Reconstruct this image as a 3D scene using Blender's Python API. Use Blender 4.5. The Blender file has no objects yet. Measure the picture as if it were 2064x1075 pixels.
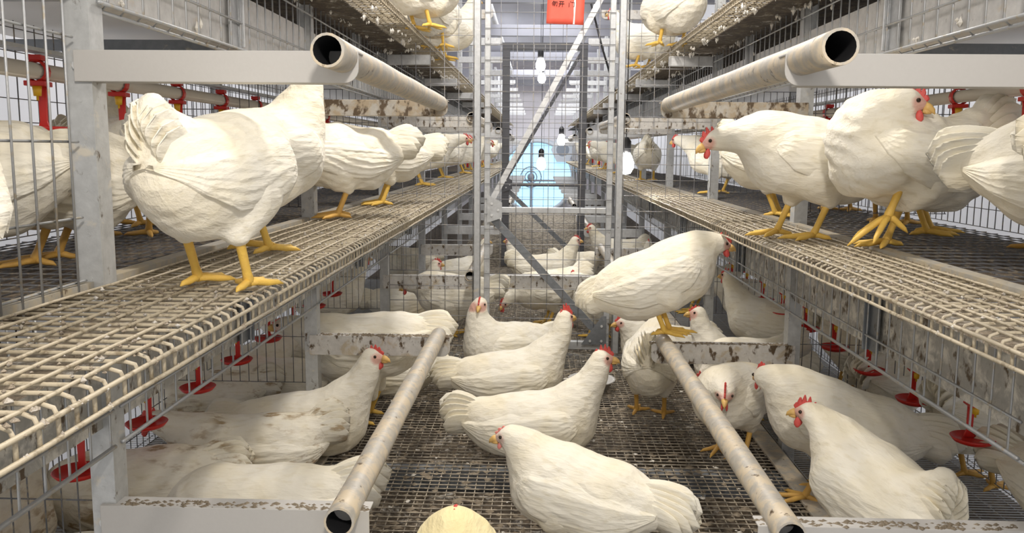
import bpy, math, random
import numpy as np
from mathutils import Matrix, Vector

random.seed(7)
C = bpy.context.scene.collection
SC = bpy.context.scene
R = math.radians

# ------------------------------------------------------------------ camera
F_PX, CX, CY = 1667.6, 1032.0, 522.1
PITCH, YAW, ROLL = R(7.54), R(1.68), R(0.49)
CAM_Z = 0.80
cam_data = bpy.data.cameras.new('camera')
cam = bpy.data.objects.new('camera', cam_data)
C.objects.link(cam)
CAM_M = (Matrix.Translation((0, 0, CAM_Z)) @ Matrix.Rotation(YAW, 4, 'Z')
         @ Matrix.Rotation(math.pi / 2 - PITCH, 4, 'X') @ Matrix.Rotation(ROLL, 4, 'Z'))
cam.matrix_world = CAM_M
cam_data.sensor_width = 36.0
cam_data.lens = 36.0 * F_PX / 2064.0
cam_data.shift_y = -(537.5 - CY) / 2064.0
cam_data.clip_start = 0.02
cam_data.clip_end = 100
SC.camera = cam

# ------------------------------------------------------------------ light and exposure
SC.view_settings.view_transform = 'Standard'
SC.view_settings.look = 'None'
SC.view_settings.gamma = 1.0
SC.view_settings.use_curve_mapping = False
SC.view_settings.exposure = 1.0
SC.cycles.use_denoising = True
SC.cycles.max_bounces = 6
SC.cycles.diffuse_bounces = 4
world = bpy.data.worlds.new('world')
SC.world = world
world.use_nodes = True
world.node_tree.nodes['Background'].inputs[0].default_value = (1.0, 0.975, 0.945, 1)
world.node_tree.nodes['Background'].inputs[1].default_value = 0.46


def area_lamp(name, loc, size, power, col=(1, 0.95, 0.88), target=None, size_y=None):
    d = bpy.data.lights.new(name, 'AREA')
    d.energy = power
    d.color = col
    d.size = size
    if size_y:
        d.shape = 'RECTANGLE'
        d.size_y = size_y
    o = bpy.data.objects.new(name, d)
    o.location = loc
    if target is not None:
        o.rotation_euler = (Vector(target) - Vector(loc)).to_track_quat('-Z', 'Y').to_euler()
    C.objects.link(o)


def point_lamp(name, loc, power, radius=0.06, col=(1, 0.93, 0.84)):
    d = bpy.data.lights.new(name, 'POINT')
    d.energy = power
    d.color = col
    d.shadow_soft_size = radius
    o = bpy.data.objects.new(name, d)
    o.location = loc
    C.objects.link(o)


# bulbs hung over the aisle, behind and above the camera, plus fill lamps added to brighten the far hall
point_lamp('aisle_bulb_light', (0.06, -0.12, 1.38), 24.0, 0.06)
point_lamp('aisle_bulb_light', (0.03, 1.95, 2.00), 40.0, 0.08)
area_lamp('far_fill_light', (0.03, 4.6, 2.4), 0.8, 18, (1, 0.98, 0.96), (0.03, 4.6, 0), 2.4)
area_lamp('far_fill_light', (0.03, 8.5, 2.4), 1.2, 36, (0.97, 0.98, 1.0), (0.03, 8.5, 0), 3.0)
area_lamp('far_fill_light', (0.03, 13.5, 2.4), 1.6, 85, (0.97, 0.98, 1.0), (0.03, 13.5, 0), 4.0)

# ------------------------------------------------------------------ layout numbers (metres)
XC = 0.041            # middle of the aisle
U_POST = 0.632        # post plane, outward from the middle
U_EDGE = {(-1, 0): 0.396, (1, 0): 0.444, (-1, 1): 0.45, (1, 1): 0.47}   # aisle edge of the wire shelves
U_PIPE = 0.86         # drinker pipe
U_BACK = 1.06          # back of the cages
BAY = 1.08
Y0 = 1.10               # first post pair
SHELF = (0.609, 1.20)   # shelf heights
GATE_Y = 3.235


def X(s, u):
    return XC + s * u


def pixel_ray(px, py):
    d = Vector(((px - CX) / F_PX, -(py - CY) / F_PX, -1.0))
    return (CAM_M.to_3x3() @ d).normalized()


def at(px, py, z):
    """point of the photograph's pixel on the level z"""
    d = pixel_ray(px, py)
    t = (z - CAM_Z) / d.z
    return Vector((d.x * t, d.y * t, z))


# ------------------------------------------------------------------ materials
def mat(name, build=None, base=(0.5, 0.5, 0.5), rough=0.6, metal=0.0):
    m = bpy.data.materials.new(name)
    m.use_nodes = True
    nt = m.node_tree
    b = nt.nodes['Principled BSDF']
    b.inputs['Base Color'].default_value = (*base, 1)
    b.inputs['Roughness'].default_value = rough
    b.inputs['Metallic'].default_value = metal
    if build:
        build(nt, b)
    return m


def nd(nt, t, **kw):
    n = nt.nodes.new(t)
    for k, v in kw.items():
        if k in n.inputs:
            n.inputs[k].default_value = v
        else:
            setattr(n, k, v)
    return n


def ramp(nt, fac, stops):
    r = nt.nodes.new('ShaderNodeValToRGB')
    cr = r.color_ramp
    while len(cr.elements) < len(stops):
        cr.elements.new(0.5)
    for e, (p, c) in zip(cr.elements, stops):
        e.position = p
        e.color = (*c, 1) if len(c) == 3 else c
    nt.links.new(fac, r.inputs[0])
    return r.outputs[0]


def mixc(nt, fac, a, b):
    m = nt.nodes.new('ShaderNodeMix')
    m.data_type = 'RGBA'
    for sock, v in ((m.inputs[0], fac), (m.inputs[6], a), (m.inputs[7], b)):
        if hasattr(v, 'links'):
            nt.links.new(v, sock)
        elif isinstance(v, (int, float)):
            sock.default_value = v
        else:
            sock.default_value = (*v, 1)
    return m.outputs[2]


def coords(nt, kind='Object', scale=(1, 1, 1)):
    tc = nt.nodes.new('ShaderNodeTexCoord')
    mp = nt.nodes.new('ShaderNodeMapping')
    mp.inputs['Scale'].default_value = scale
    nt.links.new(tc.outputs[kind], mp.inputs[0])
    return mp.outputs[0]


def noise(nt, co, scale, detail=4, rough=0.55, dist=0.0):
    n = nt.nodes.new('ShaderNodeTexNoise')
    n.inputs['Scale'].default_value = scale
    n.inputs['Detail'].default_value = detail
    n.inputs['Roughness'].default_value = rough
    n.inputs['Distortion'].default_value = dist
    nt.links.new(co, n.inputs['Vector'])
    return n.outputs[0]


def bump(nt, b, h, strength, dist=0.004, prev=None):
    n = nt.nodes.new('ShaderNodeBump')
    n.inputs['Strength'].default_value = strength
    n.inputs['Distance'].default_value = dist
    nt.links.new(h, n.inputs['Height'])
    if prev is not None:
        nt.links.new(prev, n.inputs['Normal'])
    nt.links.new(n.outputs[0], b.inputs['Normal'])
    return n.outputs[0]


def feather_builder(stain=0.0, tint=(0.88, 0.835, 0.725), skin=True, long=False):
    def f(nt, b):
        co = coords(nt, 'Object', (1, 1, 1))
        big = noise(nt, co, 9, 3)
        warm = tuple(c * k for c, k in zip(tint, (0.97, 0.92, 0.79)))
        c = mixc(nt, ramp(nt, big, [(0.40, (0, 0, 0)), (0.72, (1, 1, 1))]), tint, warm)
        fine = noise(nt, coords(nt, 'Object', (5, 14, 14)), 6, 4)
        c = mixc(nt, ramp(nt, fine, [(0.30, (0.55,) * 3), (0.46, (0, 0, 0))]), c, tuple(k * 0.86 for k in warm))
        if stain:
            s = noise(nt, coords(nt, 'Object', (16, 38, 38)), 1.3, 4, 0.6)
            area = noise(nt, co, 11, 2)
            m = nt.nodes.new('ShaderNodeMath')
            m.operation = 'MULTIPLY'
            nt.links.new(ramp(nt, s, [(0.50, (0, 0, 0)), (0.60, (1, 1, 1))]), m.inputs[0])
            nt.links.new(ramp(nt, area, [(0.38, (0, 0, 0)), (0.52, (stain,) * 3)]), m.inputs[1])
            c = mixc(nt, m.outputs[0], c, (0.36, 0.24, 0.11))
        if skin:
            a = nt.nodes.new('ShaderNodeAttribute')
            a.attribute_name = 'skin'
            c = mixc(nt, a.outputs['Fac'], c, (0.62, 0.20, 0.15))
        nt.links.new(c, b.inputs['Base Color'])
        b.inputs['Roughness'].default_value = 0.85
        b.inputs['Specular IOR Level'].default_value = 0.15
        b.inputs['Sheen Weight'].default_value = 0.15
        b.inputs['Subsurface Weight'].default_value = 0.0
        v = nt.nodes.new('ShaderNodeTexVoronoi')
        v.inputs['Scale'].default_value = 1.0
        nt.links.new(coords(nt, 'Object', (38, 62, 62) if not long else (14, 90, 90)), v.inputs['Vector'])
        n1 = bump(nt, b, v.outputs[0], 0.42, 0.006)
        bump(nt, b, noise(nt, coords(nt, 'Object', (20, 120, 120)), 2.2, 5), 0.50, 0.003, n1)
    return f


def galv_builder(dirt=0.3, base=(0.46, 0.475, 0.49), metal=0.55, crust=(0.60, 0.54, 0.43), dark=0.25, scale=1.0, coord='Object'):
    def f(nt, b):
        co = coords(nt, coord)
        sp = noise(nt, co, 60 * scale, 3, 0.6)
        lo = tuple(k * 0.72 for k in base)
        hi = tuple(min(1, k * 1.22) for k in base)
        c = mixc(nt, sp, lo, hi)
        n1 = noise(nt, co, 26 * scale, 6, 0.65, 0.4)
        cr = ramp(nt, n1, [(0.66 - 0.30 * dirt, (0, 0, 0)), (0.74 - 0.22 * dirt, (1, 1, 1))])
        c = mixc(nt, cr, c, crust)
        n2 = noise(nt, coords(nt, coord, (1, 1, 0.6)), 48 * scale, 5, 0.6)
        dk = ramp(nt, n2, [(0.70 - 0.24 * dark, (0, 0, 0)), (0.78 - 0.24 * dark, (1, 1, 1))])
        c = mixc(nt, dk, c, (0.10, 0.065, 0.035))
        nt.links.new(c, b.inputs['Base Color'])
        mm = nt.nodes.new('ShaderNodeMath')
        mm.operation = 'MULTIPLY'
        inv = nt.nodes.new('ShaderNodeMath')
        inv.operation = 'SUBTRACT'
        inv.inputs[0].default_value = 1
        nt.links.new(cr, inv.inputs[1])
        nt.links.new(inv.outputs[0], mm.inputs[0])
        mm.inputs[1].default_value = metal
        nt.links.new(mm.outputs[0], b.inputs['Metallic'])
        b.inputs['Roughness'].default_value = 0.48
        bump(nt, b, n1, 0.35, 0.003)
    return f


def wire_builder(base, crust, amount, metal=0.2, scale=70):
    def f(nt, b):
        co = coords(nt, 'Object')
        n1 = noise(nt, co, scale, 4, 0.6)
        c = mixc(nt, ramp(nt, n1, [(0.60 - amount * 0.4, (0, 0, 0)), (0.70 - amount * 0.3, (1, 1, 1))]), base, crust)
        nt.links.new(c, b.inputs['Base Color'])
        b.inputs['Metallic'].default_value = metal
        b.inputs['Roughness'].default_value = 0.5
        bump(nt, b, n1, 0.4, 0.002)
    return f


def manure_builder(white=0.5, dark=0.5, mid=(0.23, 0.175, 0.12), scale=1.0):
    def f(nt, b):
        co = coords(nt, 'Object')
        n1 = noise(nt, co, 34 * scale, 6, 0.7, 0.5)
        n2 = noise(nt, co, 16 * scale, 5, 0.7, 0.8)
        n3 = noise(nt, co, 95 * scale, 4, 0.7)
        c = ramp(nt, n1, [(0.30, (0.035, 0.027, 0.02)), (0.48 + 0.1 * (dark - 0.5), mid), (0.74, (0.24, 0.19, 0.13))])
        w = ramp(nt, n2, [(0.62 - 0.16 * white, (0, 0, 0)), (0.74 - 0.14 * white, (1, 1, 1))])
        m = nt.nodes.new('ShaderNodeMath')
        m.operation = 'MULTIPLY'
        nt.links.new(w, m.inputs[0])
        nt.links.new(ramp(nt, n3, [(0.38, (0, 0, 0)), (0.55, (1, 1, 1))]), m.inputs[1])
        c = mixc(nt, m.outputs[0], c, (0.68, 0.65, 0.60))
        nt.links.new(c, b.inputs['Base Color'])
        b.inputs['Roughness'].default_value = 0.75
        bump(nt, b, n1, 0.9, 0.012)
    return f


def plain_builder(c0, c1, scale=20, rough=0.5, bmp=0.1):
    def f(nt, b):
        n1 = noise(nt, coords(nt, 'Object'), scale, 4)
        nt.links.new(mixc(nt, n1, c0, c1), b.inputs['Base Color'])
        b.inputs['Roughness'].default_value = rough
        if bmp:
            bump(nt, b, n1, bmp, 0.003)
    return f


def glow_builder(col, strength):
    def f(nt, b):
        b.inputs['Base Color'].default_value = (*col, 1)
        b.inputs['Emission Color'].default_value = (*col, 1)
        b.inputs['Emission Strength'].default_value = strength
    return f


def curtain_builder(nt, b):
    tr = nt.nodes.new('ShaderNodeBsdfTranslucent')
    tr.inputs[0].default_value = (0.93, 0.94, 0.97, 1)
    b.inputs['Base Color'].default_value = (0.85, 0.85, 0.88, 1)
    mx = nt.nodes.new('ShaderNodeMixShader')
    mx.inputs[0].default_value = 0.72
    nt.links.new(b.outputs[0], mx.inputs[1])
    nt.links.new(tr.outputs[0], mx.inputs[2])
    nt.links.new(mx.outputs[0], nt.nodes['Material Output'].inputs[0])


M = {
    'feather': mat('white_feathers', feather_builder()),
    'feather_cream': mat('cream_feathers', feather_builder(0.0, (0.90, 0.80, 0.50))),
    'feather_stained': mat('soiled_feathers', feather_builder(0.9)),
    'quill': mat('flight_feathers', feather_builder(0.0, (0.88, 0.84, 0.735), False, True)),
    'quill_cream': mat('cream_flight_feathers', feather_builder(0.0, (0.90, 0.80, 0.52), False, True)),
    'quill_stained': mat('soiled_flight_feathers', feather_builder(0.8, (0.88, 0.84, 0.735), False, True)),
    'comb': mat('comb_skin', plain_builder((0.60, 0.05, 0.045), (0.72, 0.13, 0.11), 120, 0.55, 0.3)),
    'comb_pale': mat('pale_comb_skin', plain_builder((0.72, 0.20, 0.18), (0.82, 0.33, 0.28), 120, 0.6, 0.3)),
    'beak': mat('horn_beak', plain_builder((0.78, 0.52, 0.16), (0.70, 0.42, 0.16), 90, 0.45, 0.1)),
    'eye': mat('dark_eye', None, (0.025, 0.014, 0.008), 0.12),
    'leg': mat('yellow_scaly_skin', plain_builder((0.84, 0.56, 0.09), (0.74, 0.45, 0.11), 130, 0.55, 0.5)),
    'leg_dirty': mat('soiled_scaly_skin', plain_builder((0.74, 0.45, 0.08), (0.50, 0.27, 0.09), 70, 0.6, 0.5)),
    'galv': mat('galvanised_steel', galv_builder(0.12, (0.50, 0.51, 0.52), 0.45, dark=0.14)),
    'galv_post': mat('spotted_galvanised_steel', galv_builder(0.22, (0.52, 0.53, 0.53), 0.35, (0.60, 0.56, 0.48), 0.30)),
    'galv_dark': mat('dull_and_shaded_steel', galv_builder(0.12, (0.23, 0.245, 0.265), 0.5, (0.40, 0.38, 0.34), 0.15)),
    'galv_clean': mat('bright_galvanised_steel', galv_builder(0.02, (0.66, 0.665, 0.67), 0.35, (0.7, 0.68, 0.62), 0.04)),
    'paint_grey': mat('plain_grey_paint', plain_builder((0.47, 0.455, 0.435), (0.50, 0.485, 0.465), 160, 0.55, 0.05)),
    'arm_soiled': mat('soiled_steel', galv_builder(0.85, (0.48, 0.45, 0.40), 0.1, (0.40, 0.32, 0.22), 0.80)),
    'arm_speck': mat('speckled_steel', galv_builder(0.40, (0.58, 0.56, 0.53), 0.1, (0.46, 0.39, 0.29), 0.62)),
    'tube': mat('crusted_pipe', galv_builder(0.72, (0.46, 0.43, 0.38), 0.15, (0.58, 0.49, 0.36), 0.30, 1.3)),
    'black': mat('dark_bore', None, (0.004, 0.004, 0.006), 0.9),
    'wire_shelf': mat('crusted_wire', wire_builder((0.25, 0.20, 0.13), (0.48, 0.415, 0.305), 0.72, 0.0, 90)),
    'wire_floor': mat('floor_wire', wire_builder((0.20, 0.175, 0.14), (0.46, 0.40, 0.31), 0.42, 0.15, 40)),
    'wire_steel': mat('bright_wire', wire_builder((0.45, 0.46, 0.47), (0.45, 0.40, 0.32), 0.12, 0.6)),
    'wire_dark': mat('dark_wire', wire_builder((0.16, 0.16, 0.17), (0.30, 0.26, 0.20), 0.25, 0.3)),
    'wire_gate': mat('gate_wire', wire_builder((0.34, 0.34, 0.36), (0.46, 0.42, 0.36), 0.25, 0.35)),
    'strip': mat('soiled_strip', galv_builder(0.7, (0.36, 0.34, 0.30), 0.0, (0.42, 0.36, 0.26), 0.35)),
    'manure': mat('dry_manure', manure_builder(0.40, 0.66, (0.08, 0.058, 0.036))),
    'manure_light': mat('pale_manure', manure_builder(0.95, 0.4, (0.34, 0.28, 0.21))),
    'manure_dark': mat('dark_manure', manure_builder(0.05, 0.7, (0.10, 0.075, 0.05))),
    'dropping': mat('dropping', plain_builder((0.06, 0.042, 0.025), (0.34, 0.28, 0.20), 25, 0.8, 0.5)),
    'fluff': mat('feather_down', plain_builder((0.78, 0.75, 0.69), (0.66, 0.62, 0.55), 60, 0.9, 0.4)),
    'beam_stain': mat('streaked_beam', galv_builder(0.62, (0.42, 0.41, 0.38), 0.1, (0.72, 0.69, 0.62), 0.62, 0.9)),
    'beam_white': mat('chipped_white_beam', galv_builder(0.18, (0.66, 0.65, 0.63), 0.1, (0.62, 0.57, 0.50), 0.16)),
    'belt': mat('white_plastic_belt', plain_builder((0.72, 0.69, 0.63), (0.64, 0.60, 0.53), 6, 0.32, 0.05)),
    'pvc': mat('white_plastic_pipe', plain_builder((0.74, 0.70, 0.63), (0.62, 0.56, 0.47), 14, 0.4, 0.05)),
    'red': mat('red_plastic', plain_builder((0.56, 0.015, 0.012), (0.64, 0.03, 0.02), 30, 0.35, 0.05)),
    'yellow': mat('yellow_plastic', plain_builder((0.85, 0.52, 0.03), (0.80, 0.46, 0.03), 30, 0.4, 0)),
    'paper': mat('red_paper', plain_builder((0.80, 0.10, 0.06), (0.86, 0.14, 0.09), 30, 0.6, 0.1)),
    'ink': mat('black_ink', None, (0.02, 0.012, 0.012), 0.7),
    'streak': mat('white_streak', None, (0.85, 0.80, 0.74), 0.7),
    'wall': mat('translucent_white_curtain', curtain_builder),
    'end_wall': mat('end_wall_sheet', plain_builder((0.84, 0.80, 0.83), (0.80, 0.77, 0.80), 2, 0.6, 0.0)),
    'ceiling': mat('ceiling_sheet', plain_builder((0.50, 0.50, 0.55), (0.46, 0.46, 0.51), 3, 0.6, 0.0)),
    'purlin': mat('grey_purlin', plain_builder((0.22, 0.22, 0.25), (0.27, 0.27, 0.30), 8, 0.5, 0.0)),
    'fan_light': mat('daylight_behind_fan', glow_builder((0.40, 0.72, 1.0), 0.62)),
    'fan_white': mat('white_fan_housing', plain_builder((0.75, 0.80, 0.86), (0.7, 0.76, 0.82), 9, 0.4, 0)),
    'fan_grey': mat('grey_fan_metal', plain_builder((0.30, 0.34, 0.40), (0.36, 0.40, 0.46), 9, 0.4, 0)),
    'bulb': mat('lit_bulb', glow_builder((1.0, 0.97, 0.92), 40)),
    'bulb_far': mat('lit_bulb_far', glow_builder((1.0, 0.97, 0.92), 30)),
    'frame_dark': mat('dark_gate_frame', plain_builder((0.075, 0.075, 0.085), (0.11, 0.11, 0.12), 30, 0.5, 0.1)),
    'rubber': mat('black_plastic', None, (0.015, 0.015, 0.018), 0.4),
    'pan': mat('enamel_pan', plain_builder((0.55, 0.54, 0.52), (0.45, 0.44, 0.42), 20, 0.35, 0.1)),
    'ground': mat('concrete_ground', plain_builder((0.24, 0.23, 0.22), (0.18, 0.17, 0.16), 6, 0.8, 0.3)),
}


# ------------------------------------------------------------------ mesh helpers
class MB:
    def __init__(self):
        self.v, self.f = [], []

    def box(self, lo, hi):
        (a, b, c), (d, e, g) = lo, hi
        n = len(self.v)
        self.v += [(a, b, c), (d, b, c), (d, e, c), (a, e, c), (a, b, g), (d, b, g), (d, e, g), (a, e, g)]
        for q in ((0, 3, 2, 1), (4, 5, 6, 7), (0, 1, 5, 4), (1, 2, 6, 5), (2, 3, 7, 6), (3, 0, 4, 7)):
            self.f.append(tuple(n + i for i in q))
        return self

    def bar(self, p, q, w, h, up=(0, 0, 1)):
        """rectangular bar from p to q"""
        p, q = Vector(p), Vector(q)
        d = (q - p).normalized()
        a = d.cross(Vector(up)).normalized()
        b = a.cross(d).normalized()
        n = len(self.v)
        for e in (p, q):
            for sa, sb in ((-1, -1), (1, -1), (1, 1), (-1, 1)):
                self.v.append(tuple(e + a * sa * w / 2 + b * sb * h / 2))
        for k in ((0, 1, 2, 3), (7, 6, 5, 4), (0, 4, 5, 1), (1, 5, 6, 2), (2, 6, 7, 3), (3, 7, 4, 0)):
            self.f.append(tuple(n + i for i in k))
        return self

    def tube(self, pts, r, sides=6, cap=True):
        pts = [Vector(p) for p in pts]
        rs = r if isinstance(r, (list, tuple)) else [r] * len(pts)
        n = len(self.v)
        prev = None
        for i, p in enumerate(pts):
            d = (pts[min(i + 1, len(pts) - 1)] - pts[max(i - 1, 0)]).normalized()
            if prev is None:
                a = d.cross(Vector((0.13, 0.21, 1)) if abs(d.z) < 0.9 else Vector((1, 0.1, 0))).normalized()
            else:
                a = (prev - d * prev.dot(d)).normalized()
            prev = a
            b = d.cross(a)
            for k in range(sides):
                t = 2 * math.pi * (k + 0.5) / sides
                self.v.append(tuple(p + (a * math.cos(t) + b * math.sin(t)) * rs[i]))
        for i in range(len(pts) - 1):
            for k in range(sides):
                k2 = (k + 1) % sides
                self.f.append((n + i * sides + k, n + i * sides + k2, n + (i + 1) * sides + k2, n + (i + 1) * sides + k))
        if cap:
            self.f.append(tuple(n + k for k in reversed(range(sides))))
            e = n + (len(pts) - 1) * sides
            self.f.append(tuple(e + k for k in range(sides)))
        return self

    def lathe(self, prof, origin=(0, 0, 0), axis='Z', sides=16):
        n = len(self.v)
        o = Vector(origin)
        for (r, h) in prof:
            for k in range(sides):
                t = 2 * math.pi * k / sides
                a, b = r * math.cos(t), r * math.sin(t)
                p = {'Z': (a, b, h), 'Y': (a, h, b), 'X': (h, a, b)}[axis]
                self.v.append(tuple(o + Vector(p)))
        for i in range(len(prof) - 1):
            for k in range(sides):
                k2 = (k + 1) % sides
                self.f.append((n + i * sides + k, n + i * sides + k2, n + (i + 1) * sides + k2, n + (i + 1) * sides + k))
        return self

    def prism(self, poly, h0, h1, plane='XZ'):
        """extrude a closed outline; plane XZ -> along y, XY -> along z, YZ -> along x"""
        n, m = len(self.v), len(poly)
        for h in (h0, h1):
            for a, b in poly:
                self.v.append({'XZ': (a, h, b), 'XY': (a, b, h), 'YZ': (h, a, b)}[plane])
        self.f.append(tuple(n + k for k in range(m)))
        self.f.append(tuple(n + m + k for k in reversed(range(m))))
        for k in range(m):
            k2 = (k + 1) % m
            self.f.append((n + k, n + m + k, n + m + k2, n + k2))
        return self

    def blob(self, c, r, seed):
        rnd = random.Random(seed)
        n = len(self.v)
        c = Vector(c)
        for d in ((1, 0, 0), (-1, 0, 0), (0, 1, 0), (0, -1, 0), (0, 0, 1), (0, 0, -1)):
            k = rnd.uniform(0.6, 1.25)
            self.v.append((c.x + d[0] * r[0] * k, c.y + d[1] * r[1] * k, c.z + d[2] * r[2] * k))
        for q in ((0, 2, 4), (2, 1, 4), (1, 3, 4), (3, 0, 4), (2, 0, 5), (1, 2, 5), (3, 1, 5), (0, 3, 5)):
            self.f.append(tuple(n + i for i in q))
        return self

    def mesh(self, name, m, smooth=False):
        me = bpy.data.meshes.new(name)
        me.from_pydata(self.v, [], self.f)
        me.materials.append(m)
        if smooth:
            me.polygons.foreach_set('use_smooth', [True] * len(me.polygons))
        me.update()
        return me

    def build(self, name, m, parent=None, smooth=False, bevel=0.0, loc=None):
        o = bpy.data.objects.new(name, self.mesh(name, m, smooth))
        C.objects.link(o)
        if parent is not None:
            o.parent = parent
        if loc is not None:
            o.location = loc
        if bevel:
            b = o.modifiers.new('bevel', 'BEVEL')
            b.width = bevel
            b.segments = 2
            b.limit_method = 'ANGLE'
        return o


def tag(o, label, cat, group=None, kind=None):
    if label:
        o['label'] = label
    if cat:
        o['category'] = cat
    if group:
        o['group'] = group
    if kind:
        o['kind'] = kind
    return o


def empty(name, loc=(0, 0, 0), rz=0.0):
    o = bpy.data.objects.new(name, None)
    o.empty_display_size = 0.05
    C.objects.link(o)
    o.location = loc
    o.rotation_euler = (0, 0, rz)
    return o


def copy_tree(o, parent=None):
    c = o.copy()
    C.objects.link(c)
    c.parent = parent
    for ch in list(o.children):
        copy_tree(ch, c)
    return c


def structure(name, mb, m, label, **kw):
    o = mb.build(name, m, **kw)
    o['kind'] = 'structure'
    o['label'] = label
    o['category'] = name.split('_')[0]
    return o


ORD = ['nearest', 'second', 'third', 'fourth', 'fifth', 'sixth', 'seventh', 'eighth', 'ninth', 'tenth', 'eleventh', 'twelfth',
       'thirteenth', 'fourteenth', 'fifteenth', 'sixteenth', 'seventeenth', 'eighteenth']
SIDE = {-1: 'left', 1: 'right'}

# ------------------------------------------------------------------ the hall
END_Y = 17.2
structure('floor', MB().box((-3.2, -0.6, -0.80), (3.2, END_Y + 0.1, -0.70)), M['ground'], 'grey concrete ground far below the cage decks')
structure('wall_left', MB().box((-1.702, 0.0, -0.7), (-1.70, END_Y, 2.6)), M['wall'], 'white translucent side wall behind the left cages')
structure('wall_right', MB().box((1.75, 0.0, -0.7), (1.752, END_Y, 2.6)), M['wall'], 'white translucent side wall behind the right cages')
structure('wall_back', MB().box((-1.75, END_Y, -0.7), (1.80, END_Y + 0.06, 2.6)), M['end_wall'], 'pale end wall with the big fan')
structure('ceiling', MB().box((-1.75, 3.2, 2.6), (1.80, END_Y, 2.65)), M['ceiling'], 'grey ceiling over the far cages')
for i, yy in enumerate((5.0, 7.3, 9.4, 12.0, 14.6, 16.6)):
    structure('trim_%d' % (i + 1), MB().box((-1.7, yy, 2.05), (1.75, yy + 0.09, 2.17)), M['purlin'],
              'grey roof beam across the aisle, %s from the gate' % ORD[i])
for s, lab in ((-1, 'left'), (1, 'right')):
    o = MB().tube([(XC + s * 0.55, 4.0, 2.26), (XC + s * 0.55, END_Y, 2.26)], 0.035, 12).build('ceiling_pipe', M['galv_clean'], smooth=True)
    tag(o, 'shiny pipe running along the ceiling on the %s of the aisle' % lab, 'pipe', 'ceiling pipes')

# ------------------------------------------------------------------ deck of the aisle
XL, XR = X(-1, U_POST), X(1, U_POST)


def grid_mb(x0, x1, y0, y1, z, dx, dy, r, sides=4):
    mb = MB()
    n = max(2, round((x1 - x0) / dx))
    for i in range(n + 1):
        x = x0 + (x1 - x0) * i / n
        mb.tube([(x, y0, z), (x, y1, z)], r, sides, False)
    n = max(2, round((y1 - y0) / dy))
    for i in range(n + 1):
        y = y0 + (y1 - y0) * i / n
        mb.tube([(x0, y, z + 1.7 * r), (x1, y, z + 1.7 * r)], r, sides, False)
    return mb


decks = [(1.00, 2.05, 0.0225, 0.0225, 'wire mesh deck panel under the nearest hens in the aisle'),
         (2.07, 3.21, 0.0225, 0.0225, 'wire mesh deck panel of the aisle in front of the gate'),
         (3.23, 5.60, 0.0225, 0.0225, 'wire mesh deck panel of the aisle just behind the gate'),
         (5.62, 11.2, 0.05, 0.05, 'wire mesh deck panel of the aisle behind the second gate')]
for y0, y1, dx, dy, lab in decks:
    r = 0.0017 if y1 < 6 else 0.004
    o = grid_mb(XL + 0.005, XR - 0.005, y0, y1, -0.0035, dx, dy, r).build('deck_grid', M['wire_floor'], smooth=True)
    tag(o, lab, 'floor grid', 'mesh deck panels of the aisle')
for y0, y1, lab in ((1.0, 1.98, 'manure caked tray under the nearest part of the aisle deck'),
                    (2.08, 3.20, 'manure caked tray under the aisle deck in front of the gate'),
                    (3.27, 5.6, 'manure caked tray under the aisle deck behind the gate'),
                    (5.63, 11.2, 'manure caked tray under the far aisle deck')):
    o = MB().box((XL + 0.01, y0, -0.075), (XR - 0.01, y1, -0.055)).build('manure_tray', M['manure'])
    tag(o, lab, 'manure tray', 'manure trays under the deck')
for y, lab in ((2.03, 'dark steel bearer under the deck beside the foreground hens'), (3.235, 'dark steel bearer under the deck below the gate')):
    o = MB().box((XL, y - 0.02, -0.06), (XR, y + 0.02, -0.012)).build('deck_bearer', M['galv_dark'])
    tag(o, lab, 'beam')
for s in (-1, 1):
    o = MB().box((min(X(s, 0.575), X(s, 0.626)), 1.1, -0.002), (max(X(s, 0.575), X(s, 0.626)), 5.6, 0.006)).build('edge_plank', M['tube'], bevel=0.002)
    tag(o, 'flat soiled plank along the %s edge of the aisle deck' % SIDE[s], 'plank', 'edge planks of the deck')

# droppings and fluff nobody could count
mb = MB()
for i in range(2800):
    x, y = random.uniform(XL + 0.03, XR - 0.03), 1.4 + 3.6 * random.random() ** 1.3
    a = random.uniform(0.003, 0.012)
    mb.blob((x, y, -0.002), (a * random.uniform(0.7, 1.6), a, a * 0.45), i)
tag(mb.build('droppings', M['dropping']), 'brown droppings scattered over the aisle deck', 'droppings', kind='stuff')
mb = MB()
for i in range(420):
    x, y = random.uniform(XL + 0.03, XR - 0.03), 1.5 + 3.4 * random.random()
    a = random.uniform(0.0015, 0.0055)
    for k in range(3):
        mb.blob((x + random.uniform(-a, a), y + random.uniform(-a, a), 0.001), (a * random.uniform(0.5, 1.4), a * 0.8, a * 0.5), i * 5 + k)
tag(mb.build('feather_down', M['fluff']), 'white down and pale crumbs lying on the aisle deck', 'feathers', kind='stuff')

# ------------------------------------------------------------------ the two cage rows
N_BAYS = 15
NEAR = 5


def post_y(n):
    return Y0 + BAY * n


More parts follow.
